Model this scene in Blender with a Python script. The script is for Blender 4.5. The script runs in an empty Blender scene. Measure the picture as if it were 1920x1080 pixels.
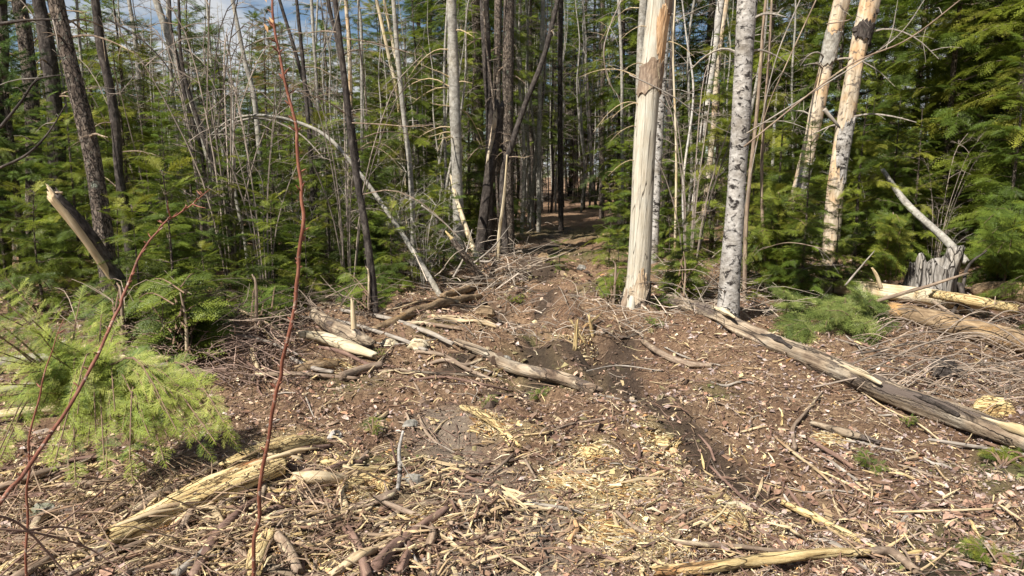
import bpy, math, random
import numpy as np
from mathutils import Vector, Matrix, Quaternion

# ------------------------------------------------------------------ camera, sky, sun, exposure
SC = bpy.context.scene
COL = SC.collection
FPX, PITCH, CAMH = 1321.0, math.radians(9.2), 1.62
cam_d = bpy.data.cameras.new('camera'); cam = bpy.data.objects.new('camera', cam_d); COL.objects.link(cam)
cam_d.sensor_width = 36; cam_d.lens = 36*FPX/1920; cam_d.clip_start = 0.05; cam_d.clip_end = 3000
cam.location = (0, 0, CAMH); cam.rotation_euler = (math.pi/2-PITCH, 0, 0)
SC.camera = cam

SUN_AZ = (-0.70, -0.72)            # towards the sun, on the ground plane
SUN_EL = math.radians(47)
world = bpy.data.worlds.new('World'); SC.world = world; world.use_nodes = True
wn, wl = world.node_tree.nodes, world.node_tree.links
wn.clear()
wo = wn.new('ShaderNodeOutputWorld'); bg = wn.new('ShaderNodeBackground'); bg2 = wn.new('ShaderNodeBackground')
sky = wn.new('ShaderNodeTexSky'); sky.sky_type = 'NISHITA'; sky.sun_disc = False
sky.sun_elevation = SUN_EL
sky.sun_rotation = math.atan2(SUN_AZ[0], SUN_AZ[1])
sky.air_density = 1.0; sky.dust_density = 0.2; sky.ozone_density = 3.0
wl.new(sky.outputs[0], bg.inputs[0]); bg.inputs[1].default_value = 0.05
bg2.inputs[0].default_value = (0.93, 0.96, 1.0, 1); bg2.inputs[1].default_value = 0.39
tc = wn.new('ShaderNodeTexCoord'); mp = wn.new('ShaderNodeMapping'); mp.inputs['Scale'].default_value = (1.0, 1.0, 2.6)
mp.inputs['Location'].default_value = (0.3, 0.1, 0.35)
nz = wn.new('ShaderNodeTexNoise'); nz.inputs['Scale'].default_value = 2.4; nz.inputs['Detail'].default_value = 7; nz.inputs['Roughness'].default_value = 0.6
cr = wn.new('ShaderNodeValToRGB'); cr.color_ramp.elements[0].position = 0.47; cr.color_ramp.elements[1].position = 0.56
mx = wn.new('ShaderNodeMixShader')
wl.new(tc.outputs['Generated'], mp.inputs[0]); wl.new(mp.outputs[0], nz.inputs[0]); wl.new(nz.outputs['Fac'], cr.inputs[0])
wl.new(cr.outputs[0], mx.inputs[0]); wl.new(bg.outputs[0], mx.inputs[1]); wl.new(bg2.outputs[0], mx.inputs[2]); wl.new(mx.outputs[0], wo.inputs[0])

sd = bpy.data.lights.new('sun', 'SUN'); sd.energy = 5.0; sd.angle = math.radians(0.53); sd.color = (1.0, 0.955, 0.88)
sun = bpy.data.objects.new('sun', sd); COL.objects.link(sun)
_n = math.hypot(*SUN_AZ)
to_sun = Vector((SUN_AZ[0]/_n*math.cos(SUN_EL), SUN_AZ[1]/_n*math.cos(SUN_EL), math.sin(SUN_EL)))
sun.rotation_euler = to_sun.to_track_quat('Z', 'Y').to_euler(); sun.location = to_sun*30

SC.view_settings.view_transform = 'Standard'; SC.view_settings.look = 'None'
SC.view_settings.gamma = 1; SC.view_settings.exposure = 0.92; SC.view_settings.use_curve_mapping = False
SC.render.engine = 'CYCLES'
SC.cycles.max_bounces = 6; SC.cycles.diffuse_bounces = 3; SC.cycles.transparent_max_bounces = 6

# ------------------------------------------------------------------ small helpers
R = np.random.default_rng(11)
random.seed(11)
def lerp(a, b, t): return a+(b-a)*t
def ray(px, py):
    dx, dy = (px-960)/FPX, (540-py)/FPX
    c, s = math.cos(PITCH), math.sin(PITCH)
    return np.array([dx, c+dy*s, -s+dy*c])
def flat(px, py):                       # where a pixel's ray meets the level plane z = 0
    d = ray(px, py); t = -CAMH/d[2]
    return d[0]*t, d[1]*t

def _hash(ix, iy, seed):
    h = (ix.astype(np.int64)*374761393+iy.astype(np.int64)*668265263+seed*2147483647) & 0xffffffff
    h = ((h ^ (h >> 13))*1274126177) & 0xffffffff
    return ((h ^ (h >> 16)) & 0xffff)/65535.0
def vnoise(x, y, seed=0):
    ix, iy = np.floor(x), np.floor(y); fx, fy = x-ix, y-iy
    fx = fx*fx*(3-2*fx); fy = fy*fy*(3-2*fy)
    a, b = _hash(ix, iy, seed), _hash(ix+1, iy, seed); c, d = _hash(ix, iy+1, seed), _hash(ix+1, iy+1, seed)
    return (a*(1-fx)+b*fx)*(1-fy)+(c*(1-fx)+d*fx)*fy
def fbm(x, y, o=4, seed=0):
    v, a, s = 0, 0.5, 0
    for k in range(o):
        v = v+a*vnoise(x*2**k+17*k, y*2**k-9*k, seed+k); s += a; a *= 0.5
    return v/s

# ------------------------------------------------------------------ the ground: height and cover
# (x, y, radius, height) of pits, mounds and banks; the places are read on the level plane
def B(px, py, r, h, sx=1.0): x, y = flat(px, py); return (x, y, r, h, sx)
BUMPS = [B(940, 600, .36, -.50, 1.3), B(1030, 585, .7, .16, .8), B(1135, 645, .34, -.42, 1.0), B(1060, 650, .25, .10, 1), B(1000, 640, .3, -.14, 1), B(900, 630, .25, .12, 1), B(960, 720, .3, -.10, 1), B(1080, 700, .25, -.10, 1), B(1110, 590, .45, .12, 1), B(300, 690, .9, .22, 1.3),
         B(430, 690, .7, .20, 1.2), B(820, 640, .6, .10, 1.4), B(1010, 690, .8, -.10, 1.3), B(1180, 700, .6, -.10, .7), B(1500, 950, .7, -.09, .8),
         B(1340, 850, .5, -.06, 1), B(1250, 620, .5, .10, 1), B(1190, 585, .5, .10, 1), B(1365, 610, .5, .12, 1), B(1780, 620, 1.1, .15, 1.5),
         B(500, 950, .6, .10, 1.4), B(250, 960, .6, .08, 1.3), B(700, 600, .8, .16, 1.6), B(1000, 500, 1.2, .14, 1.2), B(1120, 470, 1.5, -.08, 1)]
MUD_LINES = [([(1180, 620), (1165, 680), (1200, 750), (1290, 810), (1400, 875), (1520, 935), (1640, 1010), (1800, 1090)], .12),
             ([(1000, 650), (1020, 700), (940, 735)], .12), ([(880, 670), (820, 700)], .10), ([(1075, 560), (1010, 600)], .14), ([(920, 590), (960, 612)], .28), ([(1140, 632), (1125, 665)], .28),  ([(1060, 430), (1020, 470), (1000, 520)], .3)]
DUST_LINES = [([(960, 1080), (930, 980), (900, 930), (850, 840), (840, 800)], .25), ([(1000, 1060), (980, 960)], .25)]
PALE = [B(1115, 850, .13, 1), B(1235, 835, .16, .8), B(1130, 930, .20, .9), B(1080, 900, .18, .8), B(1150, 1020, .22, .8), B(1350, 980, .16, .8), B(900, 790, .12, .8), B(1180, 1040, .2, .8), B(1090, 960, .15, .9),
        B(1220, 800, .14, .7), B(1290, 890, .2, .7), B(620, 960, .30, .7), B(560, 1020, .25, .8), B(1060, 640, .18, .6), B(1430, 1010, .15, .7), B(700, 900, .2, .6), B(520, 850, .2, .8), B(640, 1060, .25, .7), B(960, 830, .15, .6)]
MOSS = [B(1880, 880, .25, .8), B(1860, 1060, .3, .8), B(1150, 540, .5, .8), B(990, 640, .15, .8), B(700, 815, .10, 1), B(660, 740, .25, .45), B(1010, 690, .5, .4), B(730, 900, .2, .5), B(1060, 440, 2.2, .55), B(1100, 480, 1.2, .5), B(640, 560, .8, .7), B(800, 640, .25, .5), B(1350, 740, .2, .5)]
def line_dist(x, y, pts):
    P = [flat(*p) for p in pts]; best = np.full(np.shape(x), 1e9)
    for (ax, ay), (bx, by) in zip(P, P[1:]):
        dx, dy = bx-ax, by-ay; t = np.clip(((x-ax)*dx+(y-ay)*dy)/(dx*dx+dy*dy), 0, 1)
        best = np.minimum(best, np.hypot(x-ax-t*dx, y-ay-t*dy))
    return best
def masks(x, y):
    w = fbm(x*1.7, y*1.7, 3, 5)-.5; w2 = fbm(x*6, y*6, 3, 9)-.5
    mud = np.zeros(np.shape(x)); dust = mud.copy(); pale = mud.copy(); moss = mud.copy()
    for pts, r in MUD_LINES: mud = np.maximum(mud, .8*np.clip(1.5-line_dist(x, y, pts)/r+w*1.5+w2*1.2, 0, 1))
    for pts, r in DUST_LINES: dust = np.maximum(dust, np.clip(1.6-line_dist(x, y, pts)/r+w*1.2+w2, 0, 1))
    for bx, by, r, h, sx in PALE: pale = np.maximum(pale, h*np.clip(1.5-np.hypot((x-bx)/sx, y-by)/r+w2*1.6, 0, 1))
    for bx, by, r, h, sx in MOSS: moss = np.maximum(moss, h*np.clip(1.5-np.hypot((x-bx)/sx, y-by)/r+w2*1.6, 0, 1))
    return mud, dust, pale, moss
def G(x, y):
    x, y = np.asarray(x, float), np.asarray(y, float)
    near = np.exp(-np.maximum(np.hypot(x, y)-14, 0)/10)
    z = 0.30*(fbm(x*.28, y*.28, 2, 1)-.5)+0.16*(fbm(x*.9, y*.9, 3, 2)-.5)
    z = z+near*(0.15*(fbm(x*2.6, y*2.6, 3, 3)-.5)+0.075*(fbm(x*9, y*9, 3, 4)-.5))
    for bx, by, r, h, sx in BUMPS:
        z = z+h*np.exp(-(((x-bx)/sx)**2+(y-by)**2)/(r*r)*1.6)
    for pts, r in MUD_LINES[:1]:
        d = line_dist(x, y, pts); z = z-.05*np.exp(-(d/.22)**2)*np.clip(fbm(x*2,y*2,2,77)*2.2-.2,0,1)
    ch = np.exp(-((x-(.085*y-.05))/1.0)**2)*np.clip((y-3.6)/1.5, 0, 1)*np.exp(-np.maximum(y-12, 0)/5)
    z = z+ch*(.26*(np.abs(fbm(x*1.9+3, y*1.5, 3, 61)-.5)*2-.45)-.09*np.clip(fbm(x*4.5, y*4.5, 2, 62)*3-1.6, 0, 1))
    z = z+0.012*np.maximum(y-10, 0)*np.exp(-np.maximum(y-40, 0)/60)*.6
    # a low bank on both sides of the trail
    tx = 0.05*y+.3
    z = z+0.10*np.clip((np.abs(x-tx)-1.3)/1.5, 0, 1)*np.clip((y-7)/4, 0, 1)
    return z
def gz(x, y): return float(G(x, y))
def gp(px, py):                         # ground point seen at a pixel
    d = ray(px, py)
    if d[2] > -0.02: d[2] = -0.02
    t = np.linspace(0.9, 45, 1500); P = d[None]*t[:, None]; P[:, 2] += CAMH
    below = P[:, 2] < G(P[:, 0], P[:, 1])
    k = int(np.argmax(below)) if below.any() else len(t)-1
    lo, hi = t[max(k-1, 0)], t[k]
    for _ in range(12):
        m = (lo+hi)/2; q = d*m
        if q[2]+CAMH < gz(q[0], q[1]): hi = m
        else: lo = m
    q = d*hi; return np.array([q[0], q[1], q[2]+CAMH])
def gp_fast(px, py):
    x, y = flat(px, py)
    for _ in range(4):
        d = ray(px, py); t = (gz(x, y)-CAMH)/d[2]; x, y = d[0]*t, d[1]*t
    return np.array([x, y, gz(x, y)])
def at(px, py, Y):                      # the point on a pixel's ray at depth Y
    d = ray(px, py); t = Y/d[1]; return np.array([d[0]*t, Y, CAMH+d[2]*t])

# ------------------------------------------------------------------ mesh writing
def mesh_np(name, V, faces, mat=None, colr=None, smooth=False, attrs=None):
    me = bpy.data.meshes.new(name)
    V = np.asarray(V, np.float32)
    faces = [np.asarray(f, np.int32) for f in faces if len(f)]
    me.vertices.add(len(V)); me.vertices.foreach_set('co', V.ravel())
    nl = sum(f.size for f in faces); npoly = sum(len(f) for f in faces)
    me.loops.add(nl); me.loops.foreach_set('vertex_index', np.concatenate([f.ravel() for f in faces]))
    st, tot, s = [], [], 0
    for f in faces:
        k = f.shape[1]; st.append(s+np.arange(len(f))*k); tot.append(np.full(len(f), k)); s += f.size
    me.polygons.add(npoly); me.polygons.foreach_set('loop_start', np.concatenate(st).astype(np.int32))
    me.polygons.foreach_set('loop_total', np.concatenate(tot).astype(np.int32))
    me.polygons.foreach_set('use_smooth', np.full(npoly, bool(smooth)))
    if colr is not None:
        a = me.color_attributes.new('tint', 'FLOAT_COLOR', 'POINT')
        c = np.ones((len(V), 4), np.float32); c[:, :3] = colr; a.data.foreach_set('color', c.ravel())
    for k, v in (attrs or {}).items():
        a = me.attributes.new(k, 'FLOAT', 'POINT'); a.data.foreach_set('value', np.asarray(v, np.float32))
    me.update(calc_edges=True); me.validate()
    if mat: me.materials.append(mat)
    return me
def obj(name, me, parent=None, M=None):
    o = bpy.data.objects.new(name, me); COL.objects.link(o)
    if parent: o.parent = parent
    if M is not None: o.matrix_basis = M
    return o
def tag(o, label, cat, group=None, kind=None):
    if label: o['label'] = label
    if cat: o['category'] = cat
    if group: o['group'] = group
    if kind: o['kind'] = kind
    return o
def thing(name, label, cat, loc=(0, 0, 0), group=None):
    o = bpy.data.objects.new(name, None); COL.objects.link(o); o.location = loc; o.empty_display_size = .1
    return tag(o, label, cat, group)
def dup(root, loc, rz=0, sc=1.0, label=None, group=None, tilt=(0, 0)):
    r = root.copy(); COL.objects.link(r); r.location = loc; r.rotation_euler = (tilt[0], tilt[1], rz)
    r.scale = (sc, sc, sc) if np.isscalar(sc) else sc
    if label: r['label'] = label
    if group: r['group'] = group
    for ch in list(root.children):
        c = ch.copy(); COL.objects.link(c); c.parent = r
        for g in list(ch.children):
            d = g.copy(); COL.objects.link(d); d.parent = c
    return r

def resample(P, n, rad=None):           # Catmull-Rom through the points
    P = np.asarray(P, float); m = len(P)
    if m == 2:
        t = np.linspace(0, 1, n)[:, None]; Q = P[0]*(1-t)+P[1]*t
        u = np.linspace(0, 1, n)
    else:
        E = np.vstack([2*P[0]-P[1], P, 2*P[-1]-P[-2]]); u = np.linspace(0, m-1, n)
        k = np.minimum(u.astype(int), m-2); f = (u-k)[:, None]
        p0, p1, p2, p3 = E[k], E[k+1], E[k+2], E[k+3]
        Q = .5*((2*p1)+(p2-p0)*f+(2*p0-5*p1+4*p2-p3)*f**2+(3*p1-p0-3*p2+p3)*f**3)
    if rad is None: return Q
    rad = np.asarray(rad, float)
    rr = np.interp(np.linspace(0, 1, n) if m == 2 else u/(m-1), np.linspace(0, 1, len(rad)), rad)
    return Q, rr

def tube(P, rad, sides=12, wob=.06, rough=.03, jag=(0, 0), seed=0, ring=None, flat_z=None, cap=True):
    """quads and cap triangles of a limb along P; jag = broken ends, in radii"""
    rg = np.random.default_rng(seed+991); P = np.asarray(P, float); n = len(P); rad = np.broadcast_to(rad, (n,)).astype(float)
    T = np.gradient(P, axis=0); T /= np.linalg.norm(T, axis=1)[:, None]+1e-9
    ref = np.array([0, 0, 1.0]) if abs(T[0][2]) < .9 else np.array([1.0, 0, 0])
    N = np.cross(ref, T[0]); N /= np.linalg.norm(N); Ns = [N]
    for k in range(1, n):
        N = Ns[-1]-T[k]*np.dot(Ns[-1], T[k]); N /= np.linalg.norm(N)+1e-9; Ns.append(N)
    Ns = np.array(Ns); Bs = np.cross(T, Ns)
    th = np.linspace(0, 2*math.pi, sides, endpoint=False)
    s = np.concatenate([[0], np.cumsum(np.linalg.norm(np.diff(P, axis=0), axis=1))]); L = s[-1]+1e-6
    r0 = rad.mean()+1e-6
    D = np.zeros((n, sides))
    for q in range(5):
        D += rg.normal()*np.sin(rg.integers(1, 5)*th[None]+rg.uniform(.1, .5)*s[:, None]/r0+rg.uniform(0, 6.28))*wob/2
    for q in range(4):
        D += rg.normal()*np.sin(rg.integers(5, max(6, sides//2))*th[None]+rg.uniform(.0, .25)*s[:, None]/r0+rg.uniform(0, 6.28))*rough/1.5
    D += rg.normal(size=D.shape)*rough*.5
    rr = rad[:, None]*(1+D)
    V = P[:, None]+rr[..., None]*(np.cos(th)[None, :, None]*Ns[:, None]+np.sin(th)[None, :, None]*Bs[:, None])
    for e, k in ((0, 0), (1, n-1)):
        if jag[e]:
            j = rg.uniform(-1, 1, sides)*.6+np.sin(th*rg.integers(1, 3)+rg.uniform(0, 6))*.6
            V[k] += (T[k]*(1 if e else -1))[None]*(j*jag[e]*rad[k])[:, None]
    V = V.reshape(-1, 3)
    i = np.arange(n-1)[:, None]*sides; j = np.arange(sides)[None]; j2 = (j+1) % sides
    F = np.stack([i+j, i+j2, i+sides+j2, i+sides+j], -1).reshape(-1, 4)
    Tn = np.zeros((0, 3), int)
    if cap:
        V = np.vstack([V, P[0]-T[0]*rad[0]*(.15-.5*jag[0]), P[-1]+T[-1]*rad[-1]*(.15-.5*jag[1])])
        a, b = n*sides, n*sides+1; jj = np.arange(sides); j2 = (jj+1) % sides
        Tn = np.vstack([np.stack([np.full(sides, a), j2, jj], -1), np.stack([np.full(sides, b), (n-1)*sides+jj, (n-1)*sides+j2], -1)])
    return V, F, Tn

def axis_frame(p0, p1):
    z = Vector(p1)-Vector(p0)
    q = z.to_track_quat('Z', 'Y') if z.length > 1e-6 else Quaternion()
    return Matrix.Translation(Vector(p0)) @ q.to_matrix().to_4x4()
def tube_obj(name, P, rad, mat, sides=12, parent=None, n=None, smooth=True, **kw):
    if n is None: n = max(4, int(len(P)*4))
    Q, rr = resample(P, n, rad)
    V, F, T = tube(Q, rr, sides, **kw)
    M = axis_frame(Q[0], Q[-1]); Mi = np.array(M.inverted())
    Vl = V @ Mi[:3, :3].T+Mi[:3, 3]
    me = mesh_np(name, Vl, [F, T], mat, smooth=smooth)
    if parent: M = Matrix.Translation(-Vector(parent.location)) @ M
    return obj(name, me, parent, M)

class Soup:                             # many small shapes gathered into one part
    def __init__(s): s.V, s.F, s.T, s.C, s.n = [], [], [], [], 0
    def add(s, V, F=(), T=(), c=(1, 1, 1)):
        V = np.asarray(V, float); s.V.append(V)
        if len(F): s.F.append(np.asarray(F)+s.n)
        if len(T): s.T.append(np.asarray(T)+s.n)
        s.C.append(np.broadcast_to(c, (len(V), 3))); s.n += len(V); return s
    def limb(s, P, r0, r1, sides=4, n=5, c=(1, 1, 1), seed=0, wob=0.0):
        Q, rr = resample(P, n, [r0, r1]); V, F, T = tube(Q, rr, sides, wob=wob, rough=0, seed=seed, cap=False); s.add(V, F, c=c)
    def mesh(s, name, mat, smooth=False):
        return mesh_np(name, np.vstack(s.V), [np.vstack(q) for q in (s.F, s.T) if q], mat, np.vstack(s.C), smooth)

# ------------------------------------------------------------------ materials
def new_mat(name):
    m = bpy.data.materials.new(name); m.use_nodes = True; nt = m.node_tree; nt.nodes.clear()
    o = nt.nodes.new('ShaderNodeOutputMaterial'); b = nt.nodes.new('ShaderNodeBsdfPrincipled')
    nt.links.new(b.outputs[0], o.inputs[0]); b.inputs['Specular IOR Level'].default_value = .25
    return m, nt, b, o
def N(nt, t, **kw):
    n = nt.nodes.new('ShaderNode'+t)
    for k, v in kw.items():
        if k in n.inputs: n.inputs[k].default_value = v
        else: setattr(n, k, v)
    return n
def noise(nt, vec, scale, detail=5, rough=.6, dist=0):
    n = N(nt, 'TexNoise'); n.inputs['Scale'].default_value = scale; n.inputs['Detail'].default_value = detail
    n.inputs['Roughness'].default_value = rough; n.inputs['Distortion'].default_value = dist
    nt.links.new(vec, n.inputs['Vector']); return n.outputs['Fac']
def ramp(nt, fac, stops):
    r = N(nt, 'ValToRGB'); e = r.color_ramp.elements
    while len(e) < len(stops): e.new(.5)
    for k, (p, c) in enumerate(stops): e[k].position = p; e[k].color = (*c, 1) if not np.isscalar(c) else (c, c, c, 1)
    nt.links.new(fac, r.inputs[0]); return r.outputs[0]
def mixc(nt, fac, a, b, mode='MIX'):
    m = N(nt, 'Mix'); m.data_type = 'RGBA'; m.blend_type = mode
    if np.isscalar(fac): m.inputs[0].default_value = fac
    else: nt.links.new(fac, m.inputs[0])
    for i, c in ((6, a), (7, b)):
        if isinstance(c, tuple): m.inputs[i].default_value = (*c, 1)
        else: nt.links.new(c, m.inputs[i])
    return m.outputs[2]
def coords(nt, sc=(1, 1, 1), kind='Object'):
    t = N(nt, 'TexCoord'); m = N(nt, 'Mapping'); m.inputs['Scale'].default_value = sc
    if kind == 'Object':                 # shift by the object's own random so copies differ
        oi = N(nt, 'ObjectInfo'); v = N(nt, 'VectorMath'); v.operation = 'SCALE'; v.inputs[0].default_value = (13, 7, 29)
        nt.links.new(oi.outputs['Random'], v.inputs['Scale']); nt.links.new(v.outputs[0], m.inputs['Location'])
    nt.links.new(t.outputs[kind], m.inputs[0]); return m.outputs[0]
def bump(nt, b, h, strength=.6, dist=.01):
    u = N(nt, 'Bump'); u.inputs['Strength'].default_value = strength; u.inputs['Distance'].default_value = dist
    nt.links.new(h, u.inputs['Height']); nt.links.new(u.outputs[0], b.inputs['Normal'])

def bark(name, base, stops2, zs=.25, scale=22, patch=None, patch_scale=5, patch_z=1.0, patch_at=(.52, .58), bs=.8, bd=.012, rough=.9, crack=None):
    """base: ramp stops of the grain; stops2: large-scale tint ramp; patch: colour of blotches; crack: (scale, zs, width, colour)"""
    m, nt, b, o = new_mat(name)
    v = coords(nt, (1, 1, zs)); v1 = coords(nt, (1, 1, 1)); vp = coords(nt, (1, 1, patch_z))
    g = noise(nt, v, scale, 8, .7, .3)
    c = ramp(nt, g, base)
    c = mixc(nt, 1.0, c, ramp(nt, noise(nt, v1, 3.1, 4), stops2), 'MULTIPLY')
    h = g
    if patch:
        pf = noise(nt, vp, patch_scale, 7, .68, .6)
        mk = ramp(nt, pf, [(patch_at[0], 0.0), (patch_at[1], 1.0)])
        c = mixc(nt, mk, c, patch)
        s = N(nt, 'Math', operation='SUBTRACT'); nt.links.new(g, s.inputs[0]); nt.links.new(mk, s.inputs[1]); h = s.outputs[0]
    if crack:
        vc = coords(nt, (1, 1, crack[1])); w = N(nt, 'TexVoronoi'); w.feature = 'DISTANCE_TO_EDGE'; w.inputs['Scale'].default_value = crack[0]
        dn = N(nt, 'TexNoise'); dn.inputs['Scale'].default_value = crack[0]*.8; nt.links.new(vc, dn.inputs['Vector'])
        ad = N(nt, 'VectorMath', operation='MULTIPLY_ADD'); ad.inputs[1].default_value = (.12, .12, .12); nt.links.new(dn.outputs['Color'], ad.inputs[0]); nt.links.new(vc, ad.inputs[2])
        nt.links.new(ad.outputs[0], w.inputs['Vector'])
        ck = ramp(nt, w.outputs['Distance'], [(0, 1.0), (crack[2], 0.0)])
        c = mixc(nt, ck, c, crack[3])
        s = N(nt, 'Math', operation='SUBTRACT'); nt.links.new(h, s.inputs[0]); nt.links.new(ck, s.inputs[1]); h = s.outputs[0]
    nt.links.new(c, b.inputs['Base Color']); b.inputs['Roughness'].default_value = rough
    bump(nt, b, h, bs, bd); return m
ONE = [(0, (1, 1, 1)), (1, (1, 1, 1))]
VAR = [(.3, (.72, .70, .68)), (.5, (1, 1, 1)), (.7, (1.15, 1.1, 1.0))]
M = {}
M['spruce'] = bark('spruce_bark', [(.35, (.05, .038, .030)), (.5, (.13, .10, .078)), (.65, (.27, .225, .18))], VAR, .6, 30, (.26, .28, .22), 8, 1, (.60, .66), bs=1, bd=.02, crack=(24, .4, .10, (.022, .016, .012)))
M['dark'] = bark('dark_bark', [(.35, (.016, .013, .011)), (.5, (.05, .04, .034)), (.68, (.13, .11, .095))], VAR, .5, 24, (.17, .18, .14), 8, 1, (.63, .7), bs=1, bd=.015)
M['grey'] = bark('grey_bark', [(.3, (.13, .115, .095)), (.5, (.26, .24, .205)), (.7, (.42, .40, .35))], VAR, 1.2, 16, (.055, .05, .04), 10, 2.2, (.60, .66), bs=.6, bd=.008)
M['birch'] = bark('birch_bark', [(.3, (.26, .235, .20)), (.5, (.42, .39, .35)), (.7, (.58, .55, .50))], VAR, 2.0, 10, (.035, .030, .028), 15, 1.8, (.585, .615), bs=.7, bd=.006)
M['birch2'] = bark('scabby_birch_bark', [(.3, (.17, .15, .13)), (.5, (.34, .315, .285)), (.7, (.53, .50, .46))], [(.3, (.62, .58, .52)), (.5, (1, 1, 1)), (.7, (1.15, 1.12, 1.08))], 1.6, 17, (.030, .024, .021), 12, 1.5, (.545, .60), bs=1, bd=.014)
M['dead'] = bark('barkless_dead_wood', [(.25, (.24, .20, .15)), (.5, (.45, .41, .335)), (.75, (.58, .545, .47))], [(.3, (.93, .87, .78)), (.5, (1, .98, .94)), (.7, (.96, 1, 1))], .07, 46, (.36, .31, .25), 9, .25, (.60, .72), crack=(11, .05, .016, (.10, .08, .06)), bs=.9, bd=.010)
M['orange'] = bark('orange_inner_bark', [(.3, (.30, .17, .085)), (.5, (.50, .31, .165)), (.7, (.62, .44, .27))], VAR, .3, 20, (.62, .52, .35), 6, .5, (.6, .7), bs=.4, bd=.005)
M['peel'] = bark('peeling_tree', [(.3, (.27, .20, .13)), (.5, (.46, .38, .28)), (.7, (.60, .54, .44))], [(.35, (1, .80, .60)), (.5, (1, .96, .90)), (.65, (.84, .84, .84))], .16, 26, (.15, .12, .095), 9, 1.1, (.54, .60), bs=.7, bd=.008)
M['weather'] = bark('weathered_grey_wood', [(.3, (.10, .087, .074)), (.5, (.27, .245, .215)), (.7, (.48, .45, .41))], VAR, .08, 34, None, crack=(12, .22, .07, (.045, .036, .03)), bs=1, bd=.02)
M['log'] = bark('rotting_log_wood', [(.3, (.09, .072, .058)), (.48, (.25, .205, .16)), (.66, (.48, .42, .34))], [(.35, (.55, .46, .40)), (.5, (1, .92, .8)), (.65, (1.0, 1, .95))], .07, 26, (.11, .085, .07), 5, .22, (.52, .58), bs=1, bd=.012, crack=(11, .07, .035, (.045, .033, .025)))
M['palelog'] = bark('pale_log_wood', [(.3, (.28, .21, .13)), (.5, (.50, .43, .31)), (.7, (.66, .60, .47))], [(.35, (.9, .78, .58)), (.5, (1, .96, .88)), (.7, (1, 1, 1))], .07, 30, (.40, .25, .12), 4, .4, (.62, .70), bs=.7, bd=.008, crack=(10, .06, .03, (.08, .06, .04)))
M['rotten'] = bark('yellow_rotten_wood', [(.3, (.28, .17, .07)), (.5, (.56, .42, .20)), (.7, (.74, .62, .36))], VAR, .05, 55, (.30, .13, .05), 5, .3, (.58, .66), bs=1, bd=.012, crack=(26, .08, .07, (.14, .085, .04)))
M['brownlog'] = bark('brown_mossy_log', [(.3, (.07, .045, .025)), (.5, (.21, .145, .085)), (.7, (.38, .28, .17))], VAR, .3, 24, (.40, .23, .09), 4, .6, (.56, .66), bs=1, bd=.015)
M['stick'] = bark('stick_bark', [(.3, (.10, .07, .05)), (.5, (.22, .16, .115)), (.7, (.38, .30, .22))], VAR, .15, 40, (.48, .39, .25), 9, .2, (.57, .62), bs=.7, bd=.005)
M['redstick'] = bark('reddish_stick_bark', [(.3, (.085, .05, .038)), (.5, (.17, .105, .08)), (.7, (.30, .20, .15))], VAR, .2, 36, (.45, .34, .20), 8, .25, (.64, .68), bs=.7, bd=.005)
M['palestick'] = bark('pale_stick_wood', [(.3, (.22, .155, .09)), (.5, (.43, .33, .20)), (.7, (.60, .50, .34))], VAR, .05, 45, (.28, .18, .10), 7, .2, (.6, .66), bs=.5, bd=.004)
M['greystick'] = bark('grey_stick_wood', [(.3, (.14, .115, .095)), (.5, (.27, .235, .195)), (.7, (.42, .38, .33))], VAR, .1, 45, (.09, .075, .06), 9, .3, (.6, .66), bs=.6, bd=.004)
M['redstem'] = bark('red_sapling_bark', [(.3, (.10, .034, .022)), (.5, (.19, .070, .042)), (.7, (.30, .14, .09))], VAR, .4, 60, (.34, .25, .19), 42, 1.2, (.58, .64), bs=.3, bd=.002, rough=.6)
M['rock'] = bark('grey_stone', [(.3, (.12, .11, .095)), (.5, (.22, .205, .18)), (.7, (.36, .34, .30))], VAR, 1, 12, (.16, .17, .09), 6, 1, (.58, .68), bs=.6, bd=.01)

def tint_mat(name, rough=.8, trans=0.0, nscale=0, nlo=.7, spec=.2):
    m, nt, b, o = new_mat(name); a = N(nt, 'Attribute', attribute_name='tint'); c = a.outputs['Color']
    if nscale:
        c = mixc(nt, 1.0, c, ramp(nt, noise(nt, coords(nt), nscale, 4), [(.3, nlo), (.7, 1.15)]), 'MULTIPLY')
    nt.links.new(c, b.inputs['Base Color']); b.inputs['Roughness'].default_value = rough; b.inputs['Specular IOR Level'].default_value = spec
    if trans:
        t = N(nt, 'BsdfTranslucent'); mx = N(nt, 'MixShader'); mx.inputs[0].default_value = trans
        nt.links.new(c, t.inputs[0]); nt.links.new(b.outputs[0], mx.inputs[1]); nt.links.new(t.outputs[0], mx.inputs[2]); nt.links.new(mx.outputs[0], o.inputs[0])
    return m
M['leaf'] = tint_mat('needle_foliage', .5, .45, 0, spec=.4)
M['litter'] = tint_mat('litter', .85, 0, 60, .7)
M['twig'] = tint_mat('twigs', .85, 0, 30, .6)

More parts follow.
